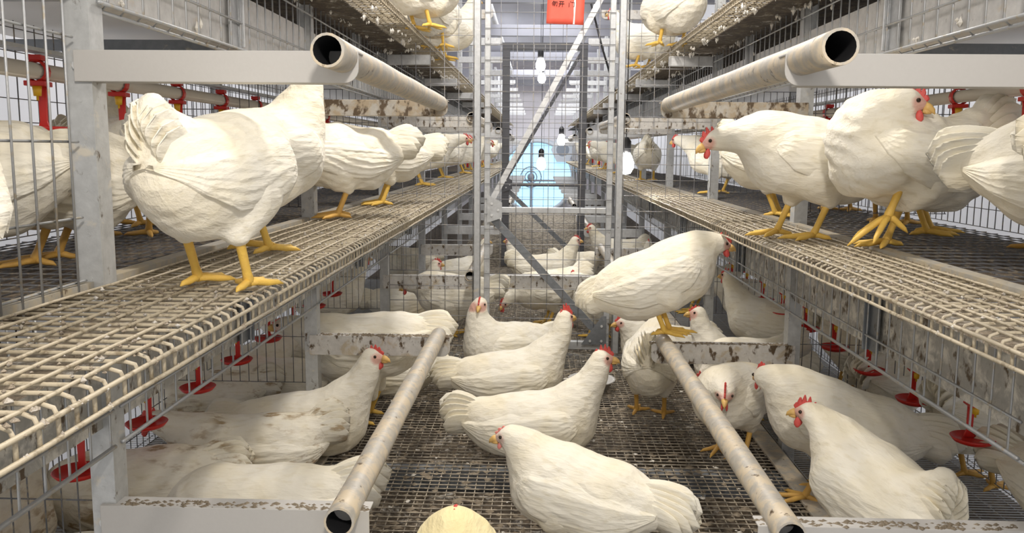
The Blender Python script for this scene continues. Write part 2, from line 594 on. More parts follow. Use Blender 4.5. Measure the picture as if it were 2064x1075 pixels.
def post_mesh(s, n):
    """lipped U channel: web faces the camera, flanges run back"""
    mb = MB()
    a, b = X(s, U_POST), X(s, U_POST + 0.034)
    x0, x1 = min(a, b), max(a, b)
    y = post_y(n)
    z1 = 1.95
    ui, uo = U_POST, U_POST + 0.034
    if n == 0 and s > 0:
        ui, uo = ui + 0.035, uo + 0.035
    for (ua, ub, yy0, yy1) in ((ui, uo, y, y + 0.003), (ui, ui + 0.003, y + 0.0032, y + 0.036), (uo - 0.003, uo, y + 0.0032, y + 0.036)):
        p, q = sorted((X(s, ua), X(s, ub)))
        mb.box((p, yy0, -0.7), (q, yy1, z1))
    if n < 5:
        xm = (x0 + x1) / 2
        for k in range(24):
            z = 0.06 + 0.06 * k
            mb.lathe([(0.0, -0.0006), (0.003, -0.0006), (0.003, 0.0)], (xm, y, z + 0.02), 'Y', 6)
    return mb


def arm_mb(s, n, z0, z1, u_end, first):
    """folded channel arm from the post to the perch, rounded lower tip"""
    y = post_y(n) - 0.004
    if s > 0 and z0 < 0.4:
        z0, z1 = z0 - 0.009, z1 - 0.009
    a, b = U_POST + (0.045 if first and s > 0 else 0.02), u_end
    r = min(0.022, (z1 - z0) * 0.45)
    poly = [(X(s, a), z1), (X(s, a), z0)]
    for k in range(7):
        t = R(90) * k / 6
        poly.append((X(s, b + r - r * math.sin(t)), z0 + r - r * math.cos(t)))
    poly.append((X(s, b), z1))
    if s > 0:
        poly = poly[::-1]
    mb = MB().prism(poly, y - 0.003, y, 'XZ')
    lo, hi = sorted((X(s, a), X(s, b)))
    mb.box((lo, y, z1 - 0.003), (hi, y + 0.03, z1))                      # top flange
    lo, hi = sorted((X(s, a), X(s, b + r)))
    mb.box((lo, y, z0), (hi, y + 0.03, z0 + 0.003))                       # bottom flange
    return mb


def perch_objs(s, u, z, y0, y1, label, group):
    x = X(s, u)
    root = empty('perch_pipe', (x, y0, z))
    L = y1 - y0
    r = 0.0205
    mb = MB()
    N = 26
    for prof in ([(r - 0.003, 0.0), (r, 0.0)] + [(r * (1 + 0.018 * math.sin(7.1 * k + u * 50)), L * k / N) for k in range(N + 1)] + [(r - 0.003, L)],):
        mb.lathe(prof, (0, 0, 0), 'Y', 20)
    mb.build('pipe_wall', M['tube'], root, True)
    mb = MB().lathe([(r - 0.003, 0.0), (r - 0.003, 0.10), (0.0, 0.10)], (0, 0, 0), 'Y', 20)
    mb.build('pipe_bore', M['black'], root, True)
    tag(root, label, 'perch', group)
    return root


def shelf_objs(s, n, z, label, group, fine):
    y0, y1 = post_y(n - 1) + 0.002, post_y(n) - 0.002
    yc = (y0 + y1) / 2
    root = empty('wire_shelf', (X(s, U_POST), yc, z))
    L = y1 - y0
    w = U_POST - U_EDGE[(s, 0 if z < 1 else 1)]
    mb = MB()
    r = 0.0020 if fine else 0.0028
    sides = 6 if fine else 4
    nc = 43 if fine else 22
    for i in range(nc):
        y = -L / 2 + L * (i + 0.5) / nc + random.uniform(-0.002, 0.002)
        e = -s * w
        mb.tube([(0, y, 0), (e + s * 0.012, y, random.uniform(-0.001, 0.001)), (e + s * 0.003, y, -0.003), (e, y, -0.010), (e, y, -0.026)], r, sides)
    nl = 8 if fine else 5
    for i in range(nl):
        x = -s * (w - 0.012) * (i + 0.3) / (nl - 0.7)
        pts = [(x, -L / 2 + L * k / 8, 0.0032 + random.uniform(-0.0012, 0.0012)) for k in range(9)]
        mb.tube(pts, r, sides)
    for zz, rr in ((-0.007, r * 1.25), (-0.024, r * 1.2)):
        pts = [(-s * (w + 0.003), -L / 2 + L * k / 10, zz + random.uniform(-0.001, 0.001)) for k in range(11)]
        mb.tube(pts, rr, sides)
    mb.build('wire_grid', M['wire_shelf'], root, True)
    lo, hi = sorted((0.0, s * 0.026))
    MB().box((lo - 0.012, -L / 2, -0.004), (hi - 0.012, L / 2, 0.007)).build('rear_strip', M['strip'], root)
    if fine:
        mb = MB()
        for i in range(420):
            k = random.random() ** 0.7
            x = -s * w * k
            y = random.uniform(-L / 2, L / 2)
            a = random.uniform(0.0012, 0.0040)
            mb.blob((x, y, 0.003), (a, a * 1.3, a * 0.8), i)
        for i in range(130):
            y = random.uniform(-L / 2, L / 2)
            a = random.uniform(0.0015, 0.0042)
            mb.blob((-s * (w + 0.003), y, random.choice((-0.007, -0.024))), (a, a * 1.7, a), i)
        cr = mb.build('crust', M['manure_light'], root)
        cr['kind'] = 'stuff'
        mb = MB()
        for i in range(260 if s > 0 else 150):
            a = random.uniform(0.0015, 0.0048)
            mb.blob((-s * w * random.random() ** 1.2, random.uniform(-L / 2, L / 2), 0.001), (a * 1.4, a, a * 0.6), i)
        cr = mb.build('droppings', M['dropping'], root)
        cr['kind'] = 'stuff'
    tag(root, label, 'shelf', group)
    return root


def skirt_mb(s, n, z_top, drop, dy=0.05):
    """hanging mesh skirt in the post plane"""
    y0, y1 = post_y(n - 1) + 0.045, post_y(n) - 0.012
    x = X(s, U_POST - 0.004)
    mb = MB()
    k = round((y1 - y0) / dy)
    for i in range(k + 1):
        y = y0 + (y1 - y0) * i / k
        mb.tube([(x, y, z_top), (x, y, z_top - drop + 0.004), (x + s * 0.012, y, z_top - drop - 0.006)], 0.0018, 5)
    for z, rr in ((z_top - 0.06, 0.0022), (z_top - drop + 0.055, 0.0024), (z_top - drop + 0.003, 0.0032), (z_top - drop - 0.006, 0.0032)):
        mb.tube([(x - s * 0.002 if z > z_top - drop else x + s * 0.010, y0 - 0.03, z), (x - s * 0.002 if z > z_top - drop else x + s * 0.010, y1 + 0.008, z)], rr, 6)
    return mb


def partition_mb(s, n, z0, z1):
    y = post_y(n) + 0.045
    mb = MB()
    u0, u1 = U_POST + 0.03, U_BACK - 0.02
    k = 15
    for i in range(k + 1):
        u = u0 + (u1 - u0) * i / k
        mb.tube([(X(s, u), y, z0), (X(s, u), y, z1)], 0.0012, 4)
    for j in range(4):
        z = z0 + (z1 - z0) * j / 3
        mb.tube([(X(s, u0 - 0.01), y + 0.002, z), (X(s, u1 + 0.005), y + 0.002, z)], 0.0014, 4)
    return mb


def where(n):
    return 'level with the %s post pair' % ORD[n]


for s in (-1, 1):
    sd = SIDE[s]
    for n in range(N_BAYS):
        y = post_y(n)
        far = n >= 5
        o = post_mesh(s, n).build('cage_post', M['galv_post'] if n < 3 else M['galv'])
        if n < 3:
            for z in (0.27, 0.585, 0.905, 1.15):
                MB().lathe([(0.0, -0.006), (0.006, -0.006), (0.006, 0.0)], (X(s, U_POST + 0.017 + (0.035 if n == 0 and s > 0 else 0)), y, z), 'Y', 8).build('bolt', M['galv_clean'], o)
        if n == 0 and s > 0:
            lab = 'spotted steel cage post at the extreme near end of the right row'
        else:
            lab = 'spotted steel post of the %s cage row, %s from the camera' % (sd, ORD[n])
        if far:
            lab = 'steel cage post of the %s row deep behind the gate' % sd
        tag(o, lab, 'post', 'posts of the %s cage row' % sd)
        # arms that carry the perches: low, middle and high
        for lv, (z0, z1) in enumerate(((0.243, 0.297), (0.884, 0.925), (1.46, 1.505))):
            if lv == 2 and n < 3:
                continue
            u_end = 0.275 if lv else 0.270
            if n == 0 and lv == 0:
                z0 = 0.215
            m = M['paint_grey'] if n == 0 else (M['arm_soiled'] if (n == 1 and lv == 1) else M['arm_speck'] if n < 4 else M['galv_clean'])
            o = arm_mb(s, n, z0, z1, u_end, n == 0).build('perch_bracket', m, bevel=0.001)
            if lv == 0 and n < 2:
                cb = MB()
                for k in range(170):
                    u = u_end + (U_POST - u_end) * random.random()
                    a = random.uniform(0.0012, 0.0045) * (1.0 if n == 0 else 1.3)
                    cb.blob((X(s, u), y - 0.006 + random.random() * 0.02, z1 - (0.009 if s > 0 else 0)), (a * 1.5, a, a * 0.7), k)
                cb = cb.build('crust', M['dropping'], o)
                cb['kind'] = 'stuff'
            kind = ('plain grey' if n == 0 else 'heavily soiled' if (n == 1 and lv == 1) else 'speckled white' if n < 4 else 'pale')
            lab = '%s %s arm reaching from the %s cage row, %s from the camera' % (kind, ('low', 'upper', 'high')[lv], sd, ORD[n])
            if far:
                lab = 'pale steel arm of the %s cage row deep behind the gate' % sd
            tag(o, lab, 'bracket arm', 'perch arms of the %s cage row' % sd)
        # bracket under the upper shelf
        if 2 <= n < 7:
            lo, hi = sorted((X(s, U_POST + 0.01), X(s, 0.46)))
            o = MB().box((lo, y - 0.004, 1.122), (hi, y + 0.02, 1.160)).build('shelf_bracket', M['galv_clean'], bevel=0.002)
            lab = 'short white bracket under the upper %s shelf, %s from the camera' % (sd, ORD[n - 2]) if not far else 'short white bracket under the far upper %s shelf' % sd
            tag(o, lab, 'bracket', 'shelf brackets of the %s cage row' % sd)
    # perch pipes
    uA, zA, uL, zL = 0.296, 0.917, 0.302, (0.300 if s < 0 else 0.294)
    tag_far = 'perch pipes of the %s cage row' % sd
    perch_objs(s, uA, zA, 1.015 if s < 0 else 0.957, post_y(1) - 0.004, 'thick crusted pipe along the upper %s arms, open end toward camera' % sd, tag_far)
    perch_objs(s, uL, zL, 1.05, post_y(1) + 0.01, 'crusted perch pipe above the aisle deck on the %s side' % sd, tag_far)
    for n in range(2, 8, 2):
        perch_objs(s, uA, zA + 0.005, post_y(n) - 0.02, post_y(n + 1), 'upper perch pipe on the %s %s' % (sd, 'at the gate' if n == 2 else 'behind the gate' if n == 4 else 'far behind the second gate'), tag_far)
        perch_objs(s, uL, zL, post_y(n) - 0.02, post_y(n + 1), 'low perch pipe on the %s %s' % (sd, 'at the gate' if n == 2 else 'behind the gate' if n == 4 else 'far behind the second gate'), tag_far)
    # shelves, skirts, partitions
    for n in range(0, 13):
        for lv, z in enumerate(SHELF):
            if lv == 1 and n < 1:
                continue
            fine = n < 4
            lab = '%s wire shelf of the %s cage row, %s section from the camera' % (('crusted middle', 'upper')[lv], sd, ORD[n])
            if n >= 5:
                lab = '%s wire shelf of the %s cage row deep behind the gate' % (('middle', 'upper')[lv], sd)
            shelf_objs(s, n, z, lab, 'wire shelves of the %s cage row' % sd, fine)
            if n < 8:
                o = skirt_mb(s, n, z - 0.004, 0.225 if lv == 0 else 0.209).build('mesh_skirt', M['wire_steel'], smooth=True)
                lab = 'wire skirt hanging under the %s %s shelf, %s section from the camera' % (('middle', 'upper')[lv], sd, ORD[n])
                if n >= 5:
                    lab = 'wire skirt under the %s %s shelf deep behind the gate' % (('middle', 'upper')[lv], sd)
                tag(o, lab, 'wire panel', 'wire skirts of the %s cage row' % sd)
                if n >= (5 if lv == 0 else 3):
                    continue
                ym = (post_y(n - 1) + post_y(n)) / 2
                lo, hi = sorted((X(s, U_POST + 0.001), X(s, U_POST + 0.006)))
                o = MB().box((lo, ym - 0.022, z - 0.205), (hi, ym + 0.022, z - 0.012)).box(
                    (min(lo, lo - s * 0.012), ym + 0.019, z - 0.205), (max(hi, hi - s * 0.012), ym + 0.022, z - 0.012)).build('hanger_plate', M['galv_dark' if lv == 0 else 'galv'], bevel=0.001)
                lab = 'flat steel hanger under the %s %s shelf, %s from the camera' % (('middle', 'upper')[lv], sd, ORD[n])
                if n >= 5:
                    lab = 'flat steel hanger under the %s %s shelf deep behind the gate' % (('middle', 'upper')[lv], sd)
                tag(o, lab, 'hanger', 'hangers of the %s cage row' % sd)
        if 0 <= n < 5:
            for lv, (z0, z1) in enumerate(((0.15, 0.54), (0.64, 1.03))):
                if lv == 1 and n < 1:
                    continue
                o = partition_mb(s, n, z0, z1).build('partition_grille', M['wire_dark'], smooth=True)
                tag(o, 'wire partition inside the %s %s cages behind the %s post' % (('lower', 'middle')[lv], sd, ORD[n]), 'wire panel', 'partitions of the %s cage row' % sd)
    # long continuous pieces: beams, belts, floors, back mesh
    ya, yb = 0.0, 15.9
    for lv, (z0, z1, m, lab) in enumerate(((0.412, 0.535, 'beam_stain', 'streaked steel beam behind the wire skirt of the %s middle shelf'),
                                           (1.0, 1.10, 'beam_white', 'chipped white beam behind the wire skirt of the %s upper shelf'))):
        lo, hi = sorted((X(s, U_POST + 0.012), X(s, U_POST + 0.018)))
        mb = MB().box((lo, ya, z0), (hi, yb, z1))
        lo2, hi2 = sorted((X(s, U_POST + 0.012), X(s, U_POST + 0.045)))
        mb.box((lo2, ya, z0 - 0.004), (hi2, yb, z0))
        mb.box((lo2, ya, z1), (hi2, yb, z1 + 0.004))
        tag(mb.build('cage_beam', M[m]), lab % sd, 'beam', 'beams of the %s cage row' % sd)
        lo, hi = sorted((X(s, U_POST + 0.06), X(s, U_BACK + 0.25)))
        zz = (0.475, 1.06)[lv]
        o = MB().box((lo, ya, zz), (hi, yb, zz + 0.006)).build('manure_belt', M['belt'])
        tag(o, 'white manure belt under the %s %s cages' % (('middle', 'upper')[lv], sd), 'belt', 'manure belts')
        lo, hi = sorted((X(s, 0.53), X(s, U_POST + 0.02)))
        zt = (0.560, 1.165)[lv]
        o = MB().box((lo, ya, zt), (hi, yb, zt + 0.003)).build('drip_tray', M['manure_light' if lv == 0 else 'manure'])
        tag(o, 'soiled tray right under the %s %s wire shelf' % (('middle', 'upper')[lv], sd), 'tray', 'drip trays')
        # cage floor: matted mesh
        lo, hi = sorted((X(s, U_POST + 0.02), X(s, U_BACK)))
        zf = SHELF[lv]
        root = empty('cage_floor', ((lo + hi) / 2, 1.0, zf))
        g = grid_mb(lo - (lo + hi) / 2, hi - (lo + hi) / 2, -1.0, 6.0, -0.002, 0.025, 0.05, 0.0015)
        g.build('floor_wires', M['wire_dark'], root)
        MB().box((lo - (lo + hi) / 2, -1.0, -0.016), (hi - (lo + hi) / 2, 15.8, -0.010)).build('matted_litter', M['manure_dark'], root)
        tag(root, 'dark matted floor of the %s %s cages' % (('middle', 'upper')[lv], sd), 'cage floor', 'cage floors')
    lo, hi = sorted((X(s, U_POST + 0.005), X(s, U_BACK + 0.1)))
    root = empty('cage_floor', ((lo + hi) / 2, 1.0, 0))
    grid_mb(lo - (lo + hi) / 2, hi - (lo + hi) / 2, -0.3, 4.0, -0.003, 0.05, 0.0135, 0.0014).build('floor_wires', M['wire_steel'], root)
    MB().box((lo - (lo + hi) / 2, -0.3, -0.07), (hi - (lo + hi) / 2, 15.8, -0.06)).build('litter_tray', M['manure_dark'], root)
    tag(root, 'fine wire floor of the lower %s cages' % sd, 'cage floor', 'cage floors')
    # back mesh
    for lv, (z0, z1) in enumerate(((0.02, 0.46), (0.62, 1.04))):
        mb = MB()
        xb = X(s, U_BACK)
        yy = 0.3
        while yy < 5.8:
            mb.tube([(xb, yy, z0), (xb, yy, z1)], 0.0013, 4, False)
            yy += 0.033
        z = z0
        while z < z1 + 0.001:
            mb.tube([(xb - s * 0.002, 0.3, z), (xb - s * 0.002, 5.8, z)], 0.0013, 4, False)
            z += 0.045
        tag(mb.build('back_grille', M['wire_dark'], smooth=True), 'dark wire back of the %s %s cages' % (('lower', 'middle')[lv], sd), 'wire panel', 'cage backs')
    # drinker pipes and drinkers
    for lv, z in enumerate((0.312, 0.920)):
        o = MB().tube([(X(s, U_PIPE), 0.2, z), (X(s, U_PIPE), 10.0, z)], 0.0135, 14).build('drinker_pipe', M['pvc'], smooth=True)
        tag(o, 'white drinker pipe through the %s %s cages' % (('lower', 'middle')[lv], sd), 'pipe', 'drinker pipes')
        # flat steel rail above the pipe
        o = MB().box((X(s, U_PIPE) - 0.015, 0.2, z + 0.030), (X(s, U_PIPE) + 0.015, 10.0, z + 0.036)).build('pipe_rail', M['galv'])
        tag(o, 'steel rail over the drinker pipe of the %s %s cages' % (('lower', 'middle')[lv], sd), 'rail', 'drinker rails')


def make_drinker():
    root = empty('nipple_drinker')
    mb = MB()
    mb.lathe([(0.0155, -0.012), (0.0185, -0.010), (0.0185, 0.010), (0.0155, 0.012)], (0, 0, 0), 'Y', 14)     # clip round the pipe
    mb.box((-0.011, -0.011, 0.017), (0.011, 0.016, 0.026))
    mb.box((-0.016, -0.016, -0.024), (0.016, 0.020, -0.016))
    mb.build('clip', M['red'], root, bevel=0.001)
    MB().lathe([(0.0, -0.047), (0.002, -0.047), (0.002, -0.040), (0.006, -0.040), (0.0075, -0.024), (0.0, -0.024)], (0, -0.004, 0), 'Z', 10).build('nipple', M['yellow'], root, True)
    MB().prism([(-0.010, -0.018), (0.010, -0.018), (0.007, -0.030), (0.006, -0.080), (0.011, -0.096), (-0.011, -0.096), (-0.006, -0.080), (-0.007, -0.030)],
               0.016, 0.021, 'XZ').build('stem', M['red'], root, bevel=0.001)
    MB().lathe([(0.0, -0.104), (0.022, -0.104), (0.036, -0.099), (0.043, -0.090), (0.041, -0.089), (0.034, -0.096), (0.0, -0.099)], (0, 0, 0), 'Z', 22).build('cup', M['red'], root, True)
    return root


drinker0 = make_drinker()
first = True
for s in (-1, 1):
    sd = SIDE[s]
    for lv, z in enumerate((0.312, 0.920)):
        start = {(-1, 0): 1.40, (1, 0): 1.40, (-1, 1): 1.356, (1, 1): 1.565}[(s, lv)]
        for k in range(1 if (s, lv) == (1, 0) else 0, {(-1, 0): 8, (1, 0): 10, (-1, 1): 8, (1, 1): 8}[(s, lv)]):
            d = drinker0 if first else copy_tree(drinker0)
            first = False
            d.location = (X(s, U_PIPE), start + 0.265 * k, z)
            d.rotation_euler = (0, 0, R(8 if s < 0 else -8) + random.uniform(-0.1, 0.1))
            lab = 'red drinker cup on the %s %s pipe, %s from the camera' % (('lower', 'middle')[lv], sd, ORD[k - (1 if (s, lv) == (1, 0) else 0)])
            tag(d, lab, 'drinker', 'red drinkers of the %s cage row' % sd)

# the closed grille in front of the nearest left cage
mb = MB()
xg = X(-1, U_POST + 0.012)
for i in range(14):
    y = 1.06 - 0.040 * i
    mb.tube([(xg, y, 0.60), (xg, y, 1.14)], 0.0017, 6)
for z in (0.62, 0.705, 0.805, 0.94, 1.06):
    mb.tube([(xg - 0.003, 0.5, z), (xg - 0.003, 1.085, z)], 0.0017, 6)
tag(mb.build('front_grille', M['wire_steel'], smooth=True), 'wire front closing the nearest middle cage on the left', 'wire panel')

# cross rods that carry the belts
for s in (-1, 1):
    for k, yy in enumerate((1.24, 1.9, 2.65)):
        lo, hi = sorted((X(s, U_POST + 0.06), X(s, U_BACK + 0.2)))
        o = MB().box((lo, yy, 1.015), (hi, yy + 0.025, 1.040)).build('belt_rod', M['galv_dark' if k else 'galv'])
        tag(o, 'steel rod across under the upper %s belt, %s from the camera' % (SIDE[s], ORD[k]), 'rod', 'belt rods')
    for k, yy in enumerate((2.7, 3.75)):
        o = MB().box((X(s, U_BACK + 0.03) - 0.015, yy, -0.7), (X(s, U_BACK + 0.03) + 0.015, yy + 0.03, 1.9)).build('rear_post', M['galv'])
        tag(o, 'steel post behind the back mesh of the %s cages, %s from the camera' % (SIDE[s], ORD[k]), 'post', 'rear posts')


# ------------------------------------------------------------------ gates and fence
def gate(y, x0, x1, z1, steel, near, label):
    root = empty('gate', ((x0 + x1) / 2, y, 0))
    c = (x0 + x1) / 2
    a, b = x0 - c, x1 - c
    w = 0.022 if near else 0.05
    f = MB()
    f.box((a, -0.012, 0.012), (a + w, 0.012, z1)).box((b - w, -0.012, 0.012), (b, 0.012, z1))
    f.box((a, -0.0125, 0.012), (b, 0.0125, 0.045)).box((a, -0.0125, z1 - w), (b, 0.0125, z1))
    f.build('gate_frame', steel, root, bevel=0.002)
    zm = 0.565
    MB().box((a + w, -0.011, zm - 0.011), (b - w, 0.011, zm + 0.011)).build('middle_rail', steel, root, bevel=0.002)
    wi = MB()
    n = 8
    for i in range(1, n):
        x = a + (b - a) * i / n
        wi.tube([(x, -0.016, 0.03), (x, -0.016, z1 - 0.01)], 0.0014, 5)
    n = round(z1 / 0.058)
    for i in range(1, n):
        z = 0.02 + z1 * i / n
        wi.tube([(a + 0.002, -0.0185, z), (b - 0.002, -0.0185, z)], 0.0014, 5)
    wi.build('wire_infill', M['wire_gate'], root, True)
    MB().bar((a + 0.02, 0.020, zm + 0.02), (b - 0.015, 0.020, z1 - 0.02), 0.006, 0.030, (0, 1, 0)).bar(
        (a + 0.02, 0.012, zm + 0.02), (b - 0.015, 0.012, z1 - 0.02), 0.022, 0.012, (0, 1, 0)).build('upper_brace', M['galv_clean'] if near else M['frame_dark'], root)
    MB().bar((a + 0.02, 0.020, zm - 0.02), (b - 0.03, 0.020, 0.06), 0.03, 0.012, (0, 1, 0)).build('lower_brace', M['galv_dark'], root)  # lower-half shade put into the dark colour of brace and corner plate
    for poly, spots, m in (([(b - 0.11, 0.035), (b - 0.012, 0.035), (b - 0.012, 0.15), (b - 0.03, 0.15)], ((b - 0.03, 0.05), (b - 0.03, 0.11), (b - 0.075, 0.05)), 'galv_dark'),
                           ([(a + 0.012, zm - 0.05), (a + 0.07, zm - 0.03), (a + 0.07, zm + 0.03), (a + 0.012, zm + 0.06)], ((a + 0.03, zm - 0.02), (a + 0.03, zm + 0.025), (a + 0.055, zm)), 'galv')):
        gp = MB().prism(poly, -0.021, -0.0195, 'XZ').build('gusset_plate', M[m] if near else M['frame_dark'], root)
        for (x, z) in spots:
            MB().lathe([(0, -0.025), (0.005, -0.025), (0.005, -0.021), (0, -0.021)], (x, 0, z), 'Y', 8).build('bolt', M['galv_clean'], gp)
    tag(root, label, 'gate')
    return root


GX0, GX1 = -0.205, 0.292
gate(GATE_Y, GX0, GX1, 1.47, M['galv'], True, 'galvanised wire gate with a diagonal brace across the aisle')
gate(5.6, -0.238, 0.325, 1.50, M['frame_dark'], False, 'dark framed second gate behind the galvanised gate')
for x, lab in ((-0.233, 'galvanised gate post on the left of the wire gate'), (0.318, 'galvanised gate post on the right of the wire gate')):
    o = MB().box((x - 0.013, GATE_Y - 0.016, 0.0), (x + 0.013, GATE_Y - 0.013, 1.95)).box((x - 0.013, GATE_Y - 0.016, 0.0), (x - 0.010, GATE_Y + 0.016, 1.95)).box(
        (x + 0.010, GATE_Y - 0.016, 0.0), (x + 0.013, GATE_Y + 0.016, 1.95)).build('gate_post', M['galv'], bevel=0.001)
    tag(o, lab, 'post', 'gate posts')
for s in (-1, 1):
    mb = MB()
    a = -0.250 if s < 0 else 0.335
    b = X(s, U_POST - 0.01)
    n = 6
    for i in range(n + 1):
        x = a + (b - a) * i / n
        mb.tube([(x, GATE_Y, 0.02), (x, GATE_Y, 1.60)], 0.0013, 5)
    for i in range(27):
        z = 0.02 + 0.0605 * i
        mb.tube([(a, GATE_Y - 0.003, z), (b, GATE_Y - 0.003, z)], 0.0013, 5)
    tag(mb.build('fence_panel', M['wire_gate'], smooth=True), 'wire fence panel between the gate and the %s cages' % SIDE[s], 'wire panel', 'fence panels beside the gate')
# cross member on the deck behind the gate
o = MB().box((GX0 - 0.02, 3.50, 0.21), (GX1, 3.53, 0.265)).build('cross_bar', M['arm_speck'], bevel=0.002)
tag(o, 'soiled steel bar lying across the aisle behind the gate', 'bar')
# black strap by the right gate post
o = MB().tube([(0.20, 3.30, 1.36), (0.245, 3.30, 1.20), (0.300, 3.30, 1.03)], 0.004, 6).build('black_strap', M['rubber'], smooth=True)
tag(o, 'thin black strap slanting beside the right gate post', 'strap')

# red paper with hand writing on the gate
p = [at(1105, 44, 0)]
SY = GATE_Y - 0.022


def on_y(px, py, y):
    d = pixel_ray(px, py)
    t = y / d.y
    return Vector((d.x * t, y, CAM_Z + d.z * t))


c = on_y(1140, 20, SY)
sign = empty('paper_sign', c)
sign.rotation_euler = (0, R(2.2), 0)
W, H = 0.070, 0.053
mb = MB()
for i in range(9):
    for j in range(7):
        x, z = -W + 2 * W * i / 8, -H + (2 * H + 0.03) * j / 6
        mb.v.append((x, -0.002 + 0.0025 * math.sin(3 * i / 8 * 2 + j * 0.5), z))
for i in range(8):
    for j in range(6):
        k = i * 7 + j
        mb.f.append((k, k + 7, k + 8, k + 1))
sh = mb.build('paper_sheet', M['paper'], sign, True)
sm = sh.modifiers.new('thick', 'SOLIDIFY')
sm.thickness = 0.0006
ink = MB()


def stroke(pts, ox, oz, k, w=0.0011):
    ink.tube([(ox + x * k, -0.0062, oz + z * k) for x, z in pts], w, 5)


K = 0.021
ox, oz = -0.052, 0.010
for pts in ([(0.30, 1.0), (0.0, 0.45)], [(0.2, 0.82), (0.95, 0.82), (0.85, 0.1), (0.68, 0.18)], [(0.48, 0.8), (0.12, 0.2)], [(0.72, 0.8), (0.35, 0.1)]):
    stroke(pts, ox, oz, K)
ox = -0.027
for pts in ([(0.08, 0.9), (0.92, 0.9)], [(0.0, 0.52), (1.0, 0.52)], [(0.32, 0.9), (0.28, 0.4), (0.05, 0.0)], [(0.68, 0.9), (0.68, 0.0)]):
    stroke(pts, ox, oz, K)
ox = 0.010
for pts in ([(0.1, 0.75), (0.1, 0.0)], [(0.28, 1.0), (0.4, 0.85)], [(0.5, 0.85), (1.0, 0.85), (1.0, 0.05), (0.82, 0.15)]):
    stroke(pts, ox, oz, K)
ink.build('lettering', M['ink'], sign, True)
t = MB()
t.prism([(0.026, 0.08), (0.041, 0.08), (0.036, 0.045), (0.0375, 0.02), (0.0365, -0.02), (0.0365, -0.052), (0.030, -0.052), (0.0315, -0.02), (0.029, 0.02), (0.031, 0.045)][::-1], -0.0060, -0.0054, 'XZ')
t.build('paper_streak', M['streak'], sign)  # narrow white strip down the right half of the sheet
tag(sign, 'red paper notice with black hand writing on the wire gate', 'sign')


# ------------------------------------------------------------------ bulbs
def bulb(loc, top, label, r=0.028, m='bulb'):
    root = empty('hanging_bulb', loc)
    MB().lathe([(0.0, -r * 1.25), (r * 0.6, -r * 1.1), (r, -r * 0.4), (r, r * 0.3), (r * 0.75, r), (r * 0.5, r * 1.5), (0, r * 1.5)], (0, 0, 0), 'Z', 14).build('glass', M[m], root, True)
    MB().lathe([(0.0, r * 1.45), (r * 0.62, r * 1.45), (r * 0.62, r * 2.9), (r * 0.25, r * 3.4), (0, r * 3.4)], (0, 0, 0), 'Z', 12).build('socket', M['rubber'], root, True)
    MB().tube([(0, 0, r * 3.2), (0, 0, top - loc[2])], 0.0022, 5).build('cord', M['rubber'], root, True)
    tag(root, label, 'light bulb', 'bulbs over the aisle')


bulb((0.365, 3.45, 0.742), 2.6, 'glowing bulb on a black socket behind the right gate post', 0.033)
bulb((0.02, 7.8, 1.57), 2.6, 'glowing bulb high in the middle of the aisle behind the second gate', 0.045, 'bulb_far')
bulb((0.04, 9.8, 1.62), 2.6, 'glowing bulb just under and beyond the high middle bulb', 0.045, 'bulb_far')
bulb((0.03, 6.2, 0.69), 2.6, 'glowing bulb hanging in front of the round fan', 0.035, 'bulb_far')
bulb((0.26, 9.1, 0.90), 2.6, 'glowing bulb hanging at the upper right of the round fan', 0.045, 'bulb_far')
# unlit black bulb holder in the right cages
c = on_y(1985, 268, 1.95)
root = empty('bulb_holder', c)
MB().lathe([(0, -0.022), (0.012, -0.022), (0.013, 0.0), (0.010, 0.012), (0.004, 0.02), (0, 0.02)], (0, 0, 0), 'Z', 12).build('socket', M['rubber'], root, True)
MB().tube([(0, 0, 0.018), (0, 0, 0.10)], 0.0018, 5).build('cord', M['rubber'], root, True)
tag(root, 'small black bulb holder on a cord behind the right drinkers', 'bulb holder')

# ------------------------------------------------------------------ fan in the end wall
fc = on_y(1082, 357, END_Y - 0.06)
fan = empty('exhaust_fan', fc)
FR = 0.70
MB().lathe([(0.0, 0.045), (FR, 0.045), (FR, 0.05), (0.0, 0.05)], (0, 0, 0), 'Y', 48).build('daylit_opening', M['fan_light'], fan)
MB().lathe([(FR, 0.05), (FR, -0.10), (FR + 0.06, -0.12), (FR + 0.10, 0.05)], (0, 0, 0), 'Y', 48).build('shroud', M['fan_white'], fan, True)
mb = MB()
mb.tube([(-0.12, -0.06, -FR), (-0.12, -0.06, FR)], 0.02, 8)
mb.box((-FR, -0.07, -0.09), (FR, -0.04, -0.05))
mb.build('strut', M['fan_grey'], fan)
mb = MB()
for rr in (0.21, 0.12):
    for k in range(24):
        a0, a1 = 2 * math.pi * k / 24, 2 * math.pi * (k + 1) / 24
        mb.tube([(-0.12 + rr * math.cos(a0), -0.08, rr * math.sin(a0)), (-0.12 + rr * math.cos(a1), -0.08, rr * math.sin(a1))], 0.012, 5)
mb.build('guard_ring', M['fan_grey'], fan, True)
MB().lathe([(0, -0.12), (0.07, -0.12), (0.08, 0.0), (0, 0.0)], (-0.12, 0, 0), 'Y', 16).build('hub', M['fan_grey'], fan, True)
tag(fan, 'big round fan glowing pale blue in the end wall', 'fan')
c = on_y(1134, 302, END_Y - 0.08)
root = empty('wall_fan', c)
mb = MB().prism([(0.24 * math.cos(R(60 * k)), 0.24 * math.sin(R(60 * k)) * 1.2) for k in range(6)], -0.10, 0.06, 'XZ')
mb.build('housing', M['fan_white'], root)
MB().lathe([(0.0, -0.11), (0.13, -0.11), (0.13, -0.10)], (0, 0, 0), 'Y', 20).build('grille', M['fan_grey'], root)
tag(root, 'small white six sided fan at the upper right of the big fan', 'fan')

